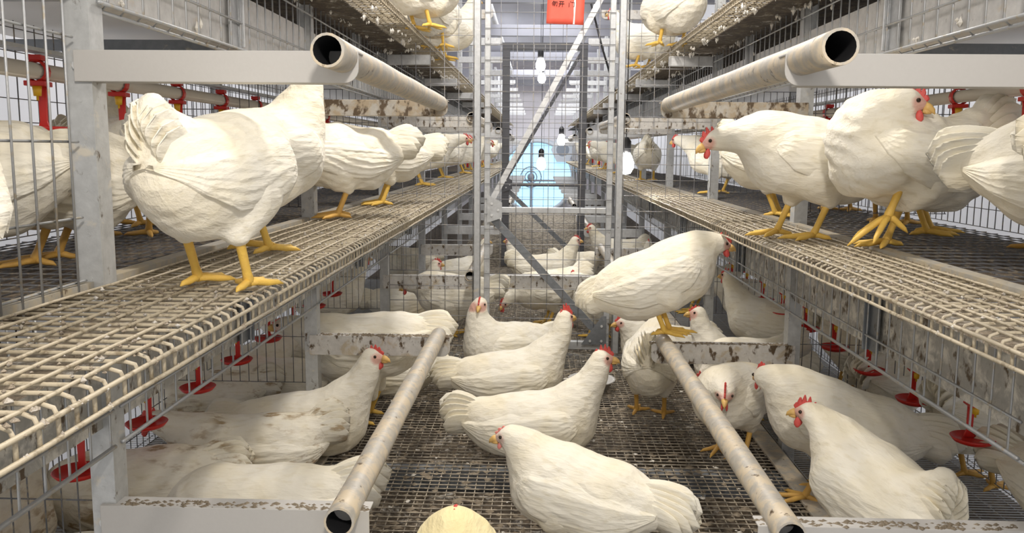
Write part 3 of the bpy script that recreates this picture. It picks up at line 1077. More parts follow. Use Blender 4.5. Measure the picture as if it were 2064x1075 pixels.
for s in (-1, 1):
    for k in range(4):
        root = empty('red_panel', (X(s, 0.68), 7.9 + 1.08 * k, 0.0))
        MB().box((-0.035, -0.006, 0.63), (0.035, 0.006, 0.93)).build('panel', M['red'], root, bevel=0.003)
        MB().box((-0.038, -0.008, 0.76), (0.038, 0.008, 0.785)).build('cross_strip', M['fan_white'], root)
        MB().box((-0.040, -0.007, 0.612), (-0.034, 0.007, 0.98)).build('edge_strip', M['fan_white'], root)
        tag(root, 'red upright panel between the far cages of the %s row, deep behind the gate' % SIDE[s], 'panel', 'red panels of the %s row' % SIDE[s])
# tufts of down caught under the upper shelves
for s in (-1, 1):
    mb = MB()
    for i in range(150):
        y = 1.2 + 4.0 * random.random() ** 1.4
        u = random.choice((0.53, 0.60, 0.625, 0.64, 0.47, 0.50))
        z = 1.163 if u < 0.64 else random.uniform(1.0, 1.16)
        a = random.uniform(0.003, 0.010)
        for k in range(3):
            mb.blob((X(s, u) + random.uniform(-.008, .008), y + random.uniform(-.012, .012), z - a * random.uniform(0.2, 1.2)), (a * 0.6, a * 0.8, a * random.uniform(0.6, 1.4)), i * 7 + k)
    tag(mb.build('feather_down', M['fluff']), 'white tufts of down caught under the upper %s shelf' % SIDE[s], 'feathers', kind='stuff')

# ------------------------------------------------------------------ pan on the deck
c = at(1200, 795, 0)
mb = MB().lathe([(0.0, 0.004), (0.055, 0.004), (0.072, 0.034), (0.080, 0.036), (0.080, 0.040), (0.070, 0.039), (0.053, 0.009), (0.0, 0.009)], (0, 0, 0), 'Z', 28)
o = mb.build('feed_pan', M['pan'], smooth=True, loc=(c.x - 0.01, c.y + 0.05, 0.0))
tag(o, 'round grey feed pan on the deck behind the red combed sitting hen', 'pan')

# ------------------------------------------------------------------ hens
def _len(v):
    return np.sqrt((v * v).sum(-1))


def rcone(P, a, b, r1, r2, ysc=1.0):
    a, b = np.asarray(a, float), np.asarray(b, float)
    ab = b - a
    q = P - a
    t = np.clip((q @ ab) / max(ab @ ab, 1e-9), 0, 1)
    v = q - t[..., None] * ab
    if ysc != 1.0:
        v = v * np.array((1, ysc, 1))
    return _len(v) - (r1 + (r2 - r1) * t)


def ell(P, c, r):
    q = P - np.asarray(c, float)
    r = np.asarray(r, float)
    k0 = _len(q / r)
    k1 = _len(q / (r * r)) + 1e-9
    return k0 * (k0 - 1) / k1


def smin(a, b, k):
    h = np.clip(0.5 + 0.5 * (b - a) / k, 0, 1)
    return b + (a - b) * h - k * h * (1 - h)


def surface_nets(f, lo, h):
    """closed quad surface of f = 0 on a regular grid"""
    nx, ny, nz = f.shape
    ins = f < 0
    cnt = sum(ins[i:nx - 1 + i, j:ny - 1 + j, k:nz - 1 + k].astype(np.int8) for i in (0, 1) for j in (0, 1) for k in (0, 1))
    act = (cnt > 0) & (cnt < 8)
    I = np.argwhere(act)
    idx = -np.ones(act.shape, np.int64)
    idx[act] = np.arange(len(I))
    acc = np.zeros((len(I), 3))
    num = np.zeros(len(I))
    corners = [(i, j, k) for i in (0, 1) for j in (0, 1) for k in (0, 1)]
    for a in corners:
        for ax in range(3):
            if a[ax]:
                continue
            b = list(a)
            b[ax] = 1
            fa = f[I[:, 0] + a[0], I[:, 1] + a[1], I[:, 2] + a[2]]
            fb = f[I[:, 0] + b[0], I[:, 1] + b[1], I[:, 2] + b[2]]
            m = (fa < 0) != (fb < 0)
            t = np.where(m, fa / np.where(m, fa - fb, 1), 0)
            p = np.tile(np.array(a, float), (len(I), 1))
            p[:, ax] += t
            acc[m] += p[m]
            num[m] += 1
    V = lo + h * (I + acc / num[:, None])
    Q = []
    for ax in range(3):
        u, v = (ax + 1) % 3, (ax + 2) % 3
        sl0 = [slice(1, n - 1) for n in f.shape]
        sl1 = [slice(1, n - 1) for n in f.shape]
        sl0[ax] = slice(0, f.shape[ax] - 1)
        sl1[ax] = slice(1, f.shape[ax])
        a, b = ins[tuple(sl0)], ins[tuple(sl1)]
        for flip, m in ((False, a & ~b), (True, ~a & b)):
            E = np.argwhere(m)
            if not len(E):
                continue
            off = np.ones(3, int)
            off[ax] = 0
            E = E + off
            quad = []
            for du, dv in ((-1, -1), (0, -1), (0, 0), (-1, 0)):
                c = E.copy()
                c[:, u] += du
                c[:, v] += dv
                quad.append(idx[c[:, 0], c[:, 1], c[:, 2]])
            q = np.stack(quad, 1)
            Q.append(q[:, ::-1] if flip else q)
    Q = np.concatenate(Q)
    for _ in range(2):                                   # light smoothing
        s, n = np.zeros_like(V), np.zeros(len(V))
        for i in range(4):
            np.add.at(s, Q[:, i], V[Q[:, (i + 1) % 4]])
            np.add.at(n, Q[:, i], 1)
        V = 0.45 * V + 0.55 * s / np.maximum(n, 1)[:, None]
    return V, Q


POSE = dict(bz=0.165, pitch=4, H=(0.165, 0.0, 0.31), hyaw=0, hpitch=-4, tail=35, tlen=0.115, spread=26, sit=False, fat=1.0,
            feet=((0.005, 0.040, 0.0), (-0.010, -0.040, 0.0)), comb=0.8, lift=None, wing=0.0, ruffle=0.0, neckw=1.0, skinw=1.0)
POSES = {
    'stand': {},
    'forward': dict(H=(0.215, 0.0, 0.235), pitch=6, hpitch=-12, tail=28),
    'low': dict(H=(0.225, 0.0, 0.150), pitch=-4, hpitch=-30, tail=35),
    'peck': dict(H=(0.20, 0.0, 0.055), pitch=-16, hpitch=-60, tail=38),
    'sit': dict(bz=0.068, pitch=8, H=(0.150, 0.0, 0.235), tail=16, sit=True, feet=None),
    'sit_low': dict(bz=0.068, pitch=3, H=(0.190, 0.0, 0.150), tail=14, sit=True, feet=None, hpitch=-8),
    'sit_tuck': dict(bz=0.066, pitch=0, H=(0.165, 0.0, 0.060), tail=12, sit=True, feet=None, hpitch=-35),
    'away': dict(H=(0.175, 0.0, 0.27), tail=52, pitch=4),
}


def hen_shape(p):
    cp, sp = math.cos(R(p['pitch'])), math.sin(R(p['pitch']))
    ex, ez = np.array((cp, 0, sp)), np.array((-sp, 0, cp))
    org = np.array((0, 0, p['bz']))

    def to_hen(b):
        return org + b[0] * ex + np.array((0, b[1], 0)) + b[2] * ez

    H = np.array(p['H'], float)
    ya, pa = R(p['hyaw']), R(p['hpitch'])
    fd = np.array((math.cos(pa) * math.cos(ya), math.cos(pa) * math.sin(ya), math.sin(pa)))
    side = np.array((-math.sin(ya), math.cos(ya), 0))
    up = np.cross(fd, side)
    ft = p['fat']
    ta = R(p['tail'])

    def core(B):
        d = ell(B, (0, 0, 0), (0.132, 0.077 * ft, 0.078 * ft))
        d = smin(d, _len((B - np.array((0.060, 0, -0.010))) * np.array((1, 1 / ft, 1))) - 0.073, 0.04)
        d = smin(d, ell(B, (-0.080, 0, 0.010), (0.085, 0.060 * ft, 0.056)), 0.04)
        d = smin(d, _len(B - np.array((-0.070, 0, -0.032))) - 0.050 * ft, 0.04)
        L = 0.62 * p['tlen'] + 0.03
        d = smin(d, rcone(B, (-0.10, 0, 0.022), (-0.10 - L * math.cos(ta), 0, 0.022 + L * math.sin(ta)), 0.048, 0.024, 1.35), 0.045)
        return d

    nb = to_hen((0.080, 0, 0.018))
    rise = max(0.0, H[2] - nb[2])
    mid = (nb + H) / 2 + min(0.045, 0.25 * rise + 0.01) * ex - fd * 0.014 + 0.012 * ez
    pts = [(1 - t) ** 2 * nb + 2 * t * (1 - t) * mid + t * t * (H - fd * 0.006) for t in np.linspace(0, 1, 7)]
    rad = np.interp(np.linspace(0, 1, 7), [0, 0.3, 0.6, 1], [0.056, 0.042 * p['neckw'], 0.0295 * p['neckw'], 0.0205])

    def toB(P):
        q = P - org
        return np.stack((q @ ex, q[..., 1], q @ ez), -1)

    def full(P):
        B = toB(P)
        d = core(B)
        for i in range(6):
            d = smin(d, rcone(P, pts[i], pts[i + 1], rad[i], rad[i + 1]), 0.026 if i < 2 else 0.012)
        d = smin(d, rcone(P, H - fd * 0.004, H + fd * 0.017, 0.0195, 0.0105), 0.008)
        if p['feet']:
            for k, (fx, fy, fz) in enumerate(p['feet']):
                hip = to_hen((0.0, math.copysign(0.036, fy), -0.040))
                hock = np.array((fx - 0.026, fy * 1.02, fz + 0.078))
                d = smin(d, rcone(P, hip, hock, 0.047, 0.017), 0.026)
        # soft plumage waves
        w = (np.sin(P[..., 0] * 118 + 2.1 * np.sin(P[..., 2] * 90)) * np.sin(P[..., 2] * 131 + P[..., 1] * 60) * 0.0011
             + np.sin(P[..., 0] * 52 + P[..., 2] * 40 + 1.3) * 0.0016)
        hd = np.clip((_len(P - H) - 0.03) / 0.04, 0, 1)
        d = d + w * hd * (1 + p['ruffle'])
        if p['sit']:
            g = -(P[..., 2] - 0.001)
            d = -smin(-d, -g, 0.018)
        return d
    return dict(core=core, full=full, to_hen=to_hen, ex=ex, ez=ez, H=H, fd=fd, side=side, up=up, ta=ta, org=org)


def np_mesh(name, V, F, m, smooth=True):
    me = bpy.data.meshes.new(name)
    me.from_pydata(V.tolist() if hasattr(V, 'tolist') else V, [], F.tolist() if hasattr(F, 'tolist') else F)
    me.materials.append(m)
    if smooth:
        me.polygons.foreach_set('use_smooth', [True] * len(me.polygons))
    me.update()
    return me


def child(name, me, parent, label=None):
    o = bpy.data.objects.new(name, me)
    C.objects.link(o)
    o.parent = parent
    if label:
        o['label'] = label
    return o


def wing_mesh(S, p, sg, m):
    NS, NT = 64, 36
    s = np.linspace(0, 1, NS)[:, None] * np.ones((1, NT))
    t = np.ones((NS, 1)) * np.linspace(0, 1, NT)[None, :]
    zu = np.interp(s, [0, 0.10, 0.35, 0.7, 1], [0.026, 0.045, 0.055, 0.048, 0.036])
    zl = np.interp(s, [0, 0.06, 0.18, 0.42, 0.66, 0.86, 1], [0.014, -0.012, -0.036, -0.050, -0.040, -0.008, 0.028])
    x = 0.094 - 0.268 * s + 0.012 * t * (1 - s)
    z = zu + (zl - zu) * t - p['wing'] * 0.03 * s
    lo, hi = np.zeros_like(x), np.full_like(x, 0.14)
    for _ in range(16):
        mdl = (lo + hi) / 2
        neg = S['core'](np.stack((x, mdl, z), -1)) < 0
        lo, hi = np.where(neg, mdl, lo), np.where(neg, hi, mdl)
    y = np.maximum(lo, 0.016 * (1 - 0.6 * s))
    for _ in range(3):
        y[1:-1] = 0.5 * y[1:-1] + 0.25 * (y[:-2] + y[2:])
    a = np.clip((t - 0.40 + 0.25 * (s - 0.5)) / 0.10, 0, 1) * np.clip((s - 0.16) / 0.15, 0, 1)
    fl = (t * 5.5 - s * 1.5 + 0.10 * np.sin(s * 9)) % 1.0
    row = np.floor(t * 7 + s * 2)
    sc = ((s * 9 + 0.5 * (row % 2)) % 1.0)
    cov = ((t * 7 + s * 2) % 1.0) * (1 - 0.8 * np.abs(sc - 0.5))
    edge = np.clip(np.minimum(t * 5, s * 9), 0, 1)
    fl = np.clip(fl * 1.15, 0, 1) ** 1.5
    soft = 1 + 1.6 * p['ruffle'] / 2
    d = 0.0062 * edge + 0.0015 * soft * a * fl + 0.0012 * soft * (1 - a) * cov * edge - 0.003 * (1 - edge)
    d = d + p['wing'] * 0.006 * t
    y = y + d
    P = np.stack((x, y, z), -1)
    rim = P[:, -1].copy()
    rim[:, 1] -= 0.016
    rim[:, 2] += 0.003
    tip = P[-1].copy()
    tip[:, 1] -= 0.012
    P = np.concatenate((P, rim[:, None]), 1)
    V = P.reshape(-1, 3)
    V = S['org'] + V[:, :1] * S['ex'] + np.stack((np.zeros(len(V)), V[:, 1] * sg, np.zeros(len(V))), 1) + V[:, 2:] * S['ez']
    n = NT + 1
    F = [(i * n + j, i * n + j + 1, (i + 1) * n + j + 1, (i + 1) * n + j) for i in range(NS - 1) for j in range(n - 1)]
    if sg > 0:
        F = [f[::-1] for f in F]
    return np_mesh('wing', V, F, m)


def tail_mesh(S, p, m, seed):
    rnd = random.Random(seed)
    V, F = [], []
    for sg in (-1, 1):
        for k in range(5):
            e = S['ta'] + R(p['spread'] * 0.55) * (k / 4 - 0.6) + R(rnd.uniform(-2, 2))
            L = p['tlen'] * (1.0 - 0.07 * abs(k - 2.5)) * rnd.uniform(0.94, 1.05)
            base = np.array((-0.122, sg * (0.004 + 0.0035 * (4 - k)), 0.020 + 0.007 * k))
            yw = sg * R(1.5 + 1.6 * (4 - k))
            dr = np.array((-math.cos(e) * math.cos(yw), math.sin(yw), math.sin(e)))
            wd = np.array((math.sin(e), sg * 0.30, math.cos(e)))
            wd /= np.linalg.norm(wd)
            nr = np.cross(dr, wd)
            n0 = len(V)
            NU = 10
            for lay in (-1, 1):
                for i in range(NU + 1):
                    u = i / NU
                    w = 0.025 * (0.62 + 0.45 * math.sin(min(1, u * 1.7) * math.pi / 2)) * math.sqrt(max(0.0, 1 - max(0, (u - 0.70) / 0.30) ** 2.2))
                    w = max(w, 0.0008)
                    for j in (-1, 0, 1):
                        q = base + dr * L * u + wd * w * j + nr * (lay * 0.0009 + 0.0025 * (1 - j * j)) + np.array((0, 0, -0.010 * u * u))
                        V.append(S['to_hen'](q))
            N1 = (NU + 1) * 3
            for i in range(NU):
                for j in range(2):
                    a = n0 + i * 3 + j
                    F.append((a, a + 1, a + 4, a + 3))
                    b = a + N1
                    F.append((b + 3, b + 4, b + 1, b))
                for j in (0, 2):
                    a = n0 + i * 3 + j
                    F.append((a, a + 3, a + 3 + N1, a + N1) if j == 0 else (a + N1, a + 3 + N1, a + 3, a))
            a = n0 + NU * 3
            F += [(a, a + 1, a + 1 + N1, a + N1), (a + 1, a + 2, a + 2 + N1, a + 1 + N1)]
    return np_mesh('tail', np.array(V), F, m)


def head_parts(S, p, root, fine, pale):
    H, f, r, u = S['H'], S['fd'], S['side'], S['up']

    def w(a, b, c):
        return tuple(H + f * a + r * b + u * c)
    k = p['comb']
    cm = M['comb_pale'] if pale else M['comb']
    # single serrated comb
    out = [(0.022, 0.004), (0.0255, 0.011)]
    tips = ((0.0215, 0.009), (0.0140, 0.015), (0.0045, 0.018), (-0.0055, 0.0165), (-0.0150, 0.0115))
    for i, (tx, th) in enumerate(tips):
        b0 = 0.0185 - 90 * (tx - 0.003) ** 2 * 0.25
        lean = -0.0025 * k
        out += [(tx + 0.0036, b0 + 0.35 * th * k * 0.9), (tx + 0.0014 + lean, b0 + th * k * 0.9), (tx - 0.0008 + lean, b0 + th * k * 0.93), (tx - 0.0028 + lean * 0.6, b0 + th * k * 0.6)]
        if i < 4:
            out.append((tx - 0.0046, b0 + 0.25 * th * k))
    out += [(-0.0225, 0.0125), (-0.0215, 0.0085), (-0.012, 0.0115), (0.004, 0.014)]
    mb = MB()
    n = len(out)
    for yy, sc in ((-0.0024, 0.9), (0.0, 1.0), (0.0024, 0.9)):
        for a, c in out:
            mb.v.append(w(a * sc, yy + 0.004 * (1 if k > 1.1 else 0) * max(0, (c - 0.02) / 0.03), 0.010 + (c - 0.010) * sc))
    for lay in (0, 1):
        for i in range(n):
            j = (i + 1) % n
            mb.f.append((lay * n + i, lay * n + j, (lay + 1) * n + j, (lay + 1) * n + i))
    mb.f.append(tuple(range(n))[::-1])
    mb.f.append(tuple(2 * n + i for i in range(n)))
    mb.build('comb', cm, root)
    # beak, upper and lower
    mb = MB()
    mb.tube([w(0.022, 0, -0.001), w(0.030, 0, -0.002), w(0.037, 0, -0.005), w(0.0415, 0, -0.0095)], [0.0085, 0.0068, 0.0042, 0.0008], 10)
    mb.tube([w(0.022, 0, -0.008), w(0.030, 0, -0.0085), w(0.036, 0, -0.0098)], [0.0062, 0.0045, 0.0012], 8)
    mb.build('beak', M['beak'], root, True)
    for sg in (-1, 1):
        mb = MB()
        mb.lathe([(0.0, -0.0028), (0.0026, -0.0022), (0.0038, 0), (0.0026, 0.0022), (0.0, 0.0028)], (0, 0, 0), 'Z', 10)
        c = np.array(w(0.0085, sg * 0.0172, 0.0045))
        mb.v = [tuple(c + np.array(r) * sg * v[2] + np.array(f) * v[0] + np.array(u) * v[1]) for v in mb.v]
        mb.build('eye', M['eye'], root, True)
        # wattle
        mb = MB()
        kk = 0.55 + 0.45 * k
        mb.lathe([(0.0008, 0.0), (0.0045, -0.004), (0.0072, -0.011), (0.0066, -0.017), (0.003, -0.0215), (0.0005, -0.0225)], (0, 0, 0), 'Z', 10)
        c = np.array(w(0.017, sg * 0.0055, -0.0085))
        mb.v = [tuple(c + np.array(f) * v[0] * kk + np.array(r) * v[1] * 0.42 + np.array((0, 0, 1.0)) * v[2] * kk) for v in mb.v]
        mb.build('wattle', cm, root, True)


def leg_mesh(fx, fy, fz, lift, dirty):
    mb = MB()
    ank = Vector((fx, fy, fz + 0.014))
    hock = Vector((fx - 0.026, fy * 1.02, fz + 0.078))
    top = hock + (hock - ank).normalized() * 0.012
    mb.tube([top, hock, hock.lerp(ank, 0.25), hock.lerp(ank, 0.8), ank, ank + Vector((0.004, 0, -0.008))], [0.0082, 0.0086, 0.0068, 0.0062, 0.0078, 0.006], 10)
    for ang, L in ((-38, 0.050), (2, 0.064), (40, 0.052), (172, 0.030)):
        a = R(ang - (6 if fy > 0 else -6))
        d = Vector((math.cos(a), math.sin(a), 0))
        dz = -0.55 * L if lift else 0.0
        b = ank + Vector((0, 0, -0.004))
        g = fz + 0.0052
        pts = [b, ank + d * L * 0.30 + Vector((0, 0, g - ank.z + 0.004 + dz * 0.25)), ank + d * L * 0.62 + Vector((0, 0, g - ank.z + 0.001 + dz * 0.6)),
               ank + d * L * 0.92 + Vector((0, 0, g - ank.z + dz)), ank + d * L * 1.12 + Vector((0, 0, g - ank.z - 0.0035 + dz * 1.2))]
        mb.tube(pts, [0.0062, 0.0056, 0.0052, 0.0040, 0.0008], 8)
    return mb.mesh('leg', M['leg_dirty'] if dirty else M['leg'], True)


MESH_CACHE = {}


def hen(pose, x, y, z, heading, label, group=None, scale=1.0, look='feather', res=0.0052, pale=False, dirty=False, roll=0.0, **over):
    p = dict(POSE)
    p.update(POSES[pose])
    p.update(over)
    key = repr((sorted(p.items(), key=lambda kv: kv[0]), look, res, pale, dirty))
    if key in MESH_CACHE:
        root = MESH_CACHE[key].copy()
        C.objects.link(root)
        for ch in MESH_CACHE[key].children:
            c = ch.copy()
            C.objects.link(c)
            c.parent = root
    else:
        root = empty('hen')
        S = hen_shape(p)
        Hx = p['H']
        lo = np.array((-0.30, min(-0.12, Hx[1] - 0.05), -0.02))
        hi = np.array((max(0.17, Hx[0] + 0.055), max(0.12, Hx[1] + 0.05), max(0.34, Hx[2] + 0.05)))
        nn = np.ceil((hi - lo) / res).astype(int) + 1
        g = np.stack(np.meshgrid(*[lo[i] + res * np.arange(nn[i]) for i in range(3)], indexing='ij'), -1)
        V, Q = surface_nets(S['full'](g), lo, res)
        fm = {'feather': ('feather', 'quill'), 'stained': ('feather_stained', 'quill_stained'), 'cream': ('feather_cream', 'quill_cream')}[look]
        me = np_mesh('hen_body', V, Q, M[fm[0]])
        fl = (V - S['H'])
        a, b, c = fl @ S['fd'], np.abs(fl @ S['side']), fl @ S['up']
        k = np.sqrt(((a - 0.0155) / 0.0150) ** 2 + ((c + 0.002 + 0.25 * (a - 0.015)) / 0.0125) ** 2)
        sk = np.clip((1.25 - k) / 0.45, 0, 1) * (np.abs(a) < 0.06)
        at_ = me.attributes.new('skin', 'FLOAT', 'POINT')
        at_.data.foreach_set('value', (sk * p['skinw'] * (0.40 if pale else 0.65)).astype(np.float32))
        child('body', me, root)
        for sg in (-1, 1):
            child('wing', wing_mesh(S, p, sg, M[fm[1]]), root)
        child('tail', tail_mesh(S, p, M[fm[1]], hash(label) % 997 if False else len(MESH_CACHE)), root)
        head_parts(S, p, root, True, pale)
        if p['feet']:
            for i, (fx, fy, fz) in enumerate(p['feet']):
                child('leg', leg_mesh(fx, fy, fz, p['lift'] == i, dirty), root)
        MESH_CACHE[key] = root
    root.location = (x, y, z)
    root.rotation_euler = (R(roll), 0, R(heading))
    root.scale = (scale,) * 3
    tag(root, label, 'hen', group)
    return root


SH = 0.616            # standing level on the middle shelf (top of the wires)
CF = 0.612            # standing level inside the middle cages
UP = 1.192
GA, GB, GC, GD, GE = ('hens on the left middle shelf', 'hens on the right middle shelf', 'hens on the aisle deck',
                      'hens in the lower cages', 'hens on the upper shelves')
# ---- left middle shelf
hen('away', -0.415, 1.075, SH, 82, 'big white hen seen from behind under the near grey arm, tail raised', GA, 0.93, hyaw=20, pitch=8, feet=((0.01, 0.046, 0), (-0.015, -0.046, 0)), H=(0.17, 0.0, 0.20), hpitch=-30, tail=60, tlen=0.085, spread=8, fat=0.98)
hen('stand', -0.5, 1.46, SH, 60, 'white hen with its neck up behind the near grey arm, beside the tail up hen', GA, 1.0, H=(0.13, 0, 0.315), pitch=14, fat=1.06, hyaw=60)
hen('forward', -0.533, 2.2, SH, 204, 'white hen with ruffled wing facing left below the soiled left arm', GA, 1.0, tail=24, tlen=0.12, ruffle=2.0, wing=0.6, fat=1.05, dirty=True)
hen('forward', -0.515, 2.722, SH, 207, 'white hen with its tail to the aisle, last on the left shelf before the fence', GA, 1.0, tail=14, wing=0.4, fat=1.02)
hen('forward', -0.577, 4.166, SH, 16, 'white hen walking on the left shelf just behind the fence', GA, 1.0)
hen('stand', -0.596, 5.277, SH, 11, 'white red faced hen looking to the aisle, farthest on the left shelf', GA, 0.95, H=(0.17, 0, 0.26))
hen('forward', -0.79, 1.3, CF, 196, 'shaded hen inside the left cage beside the near post, wing feathers loose', GA, 0.95, wing=1.0, ruffle=2.0, dirty=True, bz=0.145, H=(0.20, 0, 0.26))
hen('stand', -0.83, 1.13, CF, 204, 'shaded hen behind the wire front at the left edge of the picture', GA, 0.98, fat=1.06, dirty=True, H=(0.21, 0, 0.22), tail=5, tlen=0.08, bz=0.15)
hen('forward', -0.545, 0.57, SH, 262, 'brightly lit hen cut off by the left edge, its foot on the near shelf', GA, 1.0, tlen=0.09, pitch=14, tail=-16)
hen('stand', -0.851, 1.689, CF, 127, 'hen deep in the left cage behind the nearest big hen', GA, 1.0, dirty=True, hyaw=40)
hen('forward', -0.97, 1.93, CF, 82, 'hen at the back of the left cage under the red drinkers', GA, 1.0, dirty=True)

# ---- right middle shelf
hen('forward', 0.585, 1.8, SH, 182, 'white red combed hen stretching left on the right shelf, beak over the edge', GB, 1.05, tail=20, H=(0.205, 0.02, 0.195), hyaw=-4, hpitch=-24, pitch=10, feet=((0.0, 0.04, 0), (0.05, -0.035, 0)))
hen('stand', 0.7, 1.61, SH, 192, 'big white hen with one foot lifted, head turned back under the right grey arm', GB, 1.08, pitch=10, tail=60, tlen=0.12,
    hyaw=150, lift=0, feet=((0.055, 0.045, 0.052), (0.0, -0.035, 0)), ruffle=2.0, wing=0.5, spread=38, fat=1.08, H=(0.035, 0.055, 0.255), hpitch=-16)
hen('stand', 0.713, 2.466, CF, 346, 'red combed hen with upright tail facing right behind the stretching hen', GB, 1.0, tail=62, tlen=0.11, H=(0.165, 0, 0.265))
hen('forward', 0.93, 1.95, CF, 350, 'hen with loose wing feathers behind the big hen on the right', GB, 1.05, wing=1.0, ruffle=2.5, tail=-2, pitch=10, feet=((0.0, 0.04, 0), (-0.03, -0.04, 0)))
hen('stand', 0.85, 1.27, CF, 318, 'white hen with a smooth drooping wing near the right edge of the picture', GB, 1.06, wing=0.7, comb=0.2, tail=0, bz=0.155, H=(0.10, 0, 0.280))
hen('forward', 0.845, 1.044, CF, 331, 'brightly lit hen cut off by the right edge, white tail toward the aisle', GB, 1.0, tail=28)
hen('away', 0.672, 5.111, SH, 85, 'pale hen seen from behind on the right shelf beside the glowing bulb', GB, 0.98, tail=40)
hen('forward', 0.636, 6.666, SH, 171, 'hen with its beak toward the aisle, farthest on the right shelf', GB, 0.98)
hen('forward', 0.8, 3.722, CF, 138, 'hen behind the beak of the stretching hen on the right', GB, 1.0)
hen('stand', 0.942, 2.222, CF, 57, 'hen in the right cage whose legs show under the stretching hen', GB, 1.0, dirty=True)
hen('forward', 0.97, 2.7, CF, 60, 'hen in the right cage behind the red combed hen with the upright tail', GB, 1.0, dirty=True)
hen('stand', 1.01, 1.62, CF, 82, 'hen at the back of the right cage under the first drinkers', GB, 1.0, dirty=True)

# ---- upper shelves
hen('stand', -0.385, 2.8, UP, 55, 'hen high on the upper left shelf, nearest of the three there', GE, 1.05, H=(0.15, 0, 0.26), bz=0.125)
hen('stand', -0.405, 3.3, UP, 75, 'hen high on the upper left shelf, middle of the three there', GE, 1.0, bz=0.125)
hen('stand', -0.42, 3.75, UP, 30, 'red combed hen high on the upper left shelf, farthest of the three', GE, 1.0, H=(0.15, 0, 0.27), bz=0.125)
hen('away', 0.495, 3.2, UP, 110, 'hen high on the upper right shelf, nearest there', GE, 1.08, bz=0.125)
hen('away', 0.49, 4.05, UP, 140, 'hen high on the upper right shelf beside the gate post', GE, 1.0, bz=0.125)
# ---- deck of the aisle
hen('forward', 0.085, 1.55, 0.0, 152, 'foreground white hen with pale face, beak left and long tail to the right', GC, 1.0, pale=True, tlen=0.13, hyaw=12, hpitch=-12, comb=0.25, spread=14, fat=1.04, wing=0.3, pitch=8, tail=2, bz=0.140, H=(0.140, 0.03, 0.232))
hen('sit', 0.006, 2.13, 0.0, 2, 'white hen sitting behind the foreground hen, bright red comb and yellow beak', GC, 1.12, H=(0.155, 0, 0.228), tail=24, spread=34, comb=1.0)
hen('sit', -0.07, 2.58, 0.0, 8, 'white sitting hen with tall red comb in the middle of the deck, head turned away', GC, 1.12, H=(0.150, 0, 0.240), hyaw=28, tail=12, spread=18, comb=1.35)
hen('sit', -0.11, 2.99, 0.0, 214, 'white hen sitting before the gate and facing the camera', GC, 1.15, hpitch=-14, tail=10, comb=0.5, H=(0.10, 0.01, 0.215), hyaw=48)
hen('low', 0.05, 3.73, 0.0, 200, 'bright white hen bowing its head just behind the gate', GC, 1.05, H=(0.20, 0.02, 0.11), hyaw=28, tail=30)
hen('forward', 0.27, 3.5, 0.0, 118, 'shaded white hen standing behind the right end of the gate', GC, 1.0)
hen('stand', 0.055, 4.38, 0.0, 8, 'white hen with red comb standing behind the gate bars, facing right', GC, 1.02, H=(0.155, 0, 0.315))
hen('forward', 0.225, 4.619, 0.0, 317, 'hen bending behind the red combed one beyond the gate', GC, 0.95)
hen('sit', -0.035, 5.204, 0.0, 170, 'grey looking hen sitting before the dark second gate', GC, 0.95)
hen('forward', 0.325, 2.165, 0.316, 1, 'white hen perched on the far end of the right low pipe, tail to the left', GC, 1.05, pitch=24, bz=0.147, tlen=0.100, spread=12, hyaw=6, hpitch=-14, feet=((0.032, 0.018, 0.0), (0.014, -0.016, 0.0)), fat=1.02, H=(0.150, -0.005, 0.232), tail=-8)
hen('away', 0.355, 2.46, 0.0, 78, 'white hen standing under the perched hen, seen from behind', GC, 1.05, dirty=True, H=(0.16, 0, 0.24))
hen('sit', 0.47, 3.05, 0.0, 196, 'white hen resting behind the right low arm', GC, 1.05, tail=30, H=(0.15, 0, 0.16))
hen('forward', 0.525, 2.13, 0.0, 232, 'red faced hen walking toward the camera beside the right low pipe', GC, 1.02, comb=1.0, dirty=True, H=(0.150, 0.045, 0.205), hyaw=24, hpitch=-26)
hen('forward', 0.645, 2.45, 0.0, 203, 'white hen with fanned tail behind the hen walking to the camera', GC, 1.0, tail=52, spread=46, H=(0.165, 0, 0.13))
hen('sit', 0.7, 2.75, 0.0, 172, 'white hen with a small comb looking left over the right low arm', GC, 1.1, H=(0.140, 0.0, 0.232), comb=0.45)
hen('stand', 0.645, 1.5, 0.0, 108, 'large white hen with cream neck turning left, nearest on the right of the deck', GC, 1.04, hpitch=-6, pitch=9, comb=1.0, fat=1.05, H=(0.165, 0.035, 0.262), hyaw=40, tail=66, tlen=0.085, spread=30)
hen('forward', 0.7, 1.87, 0.0, 165, 'white hen looking away behind the large cream necked hen on the right', GC, 1.12, tail=14, spread=20, tlen=0.115, H=(0.150, 0.0, 0.245), hyaw=-60, pitch=18, dirty=True, feet=((0.055, 0.04, 0), (0.0, -0.04, 0)))
hen('stand', -0.1165, 1.03, 0.0, 86, 'yellowish hen seen from above at the bottom edge, only its back and comb in view', GC, 1.0, look='cream', comb=0.5, fat=1.0, ruffle=2.0, hpitch=0, neckw=1.45, skinw=0.0, H=(0.085, 0.0, 0.272))
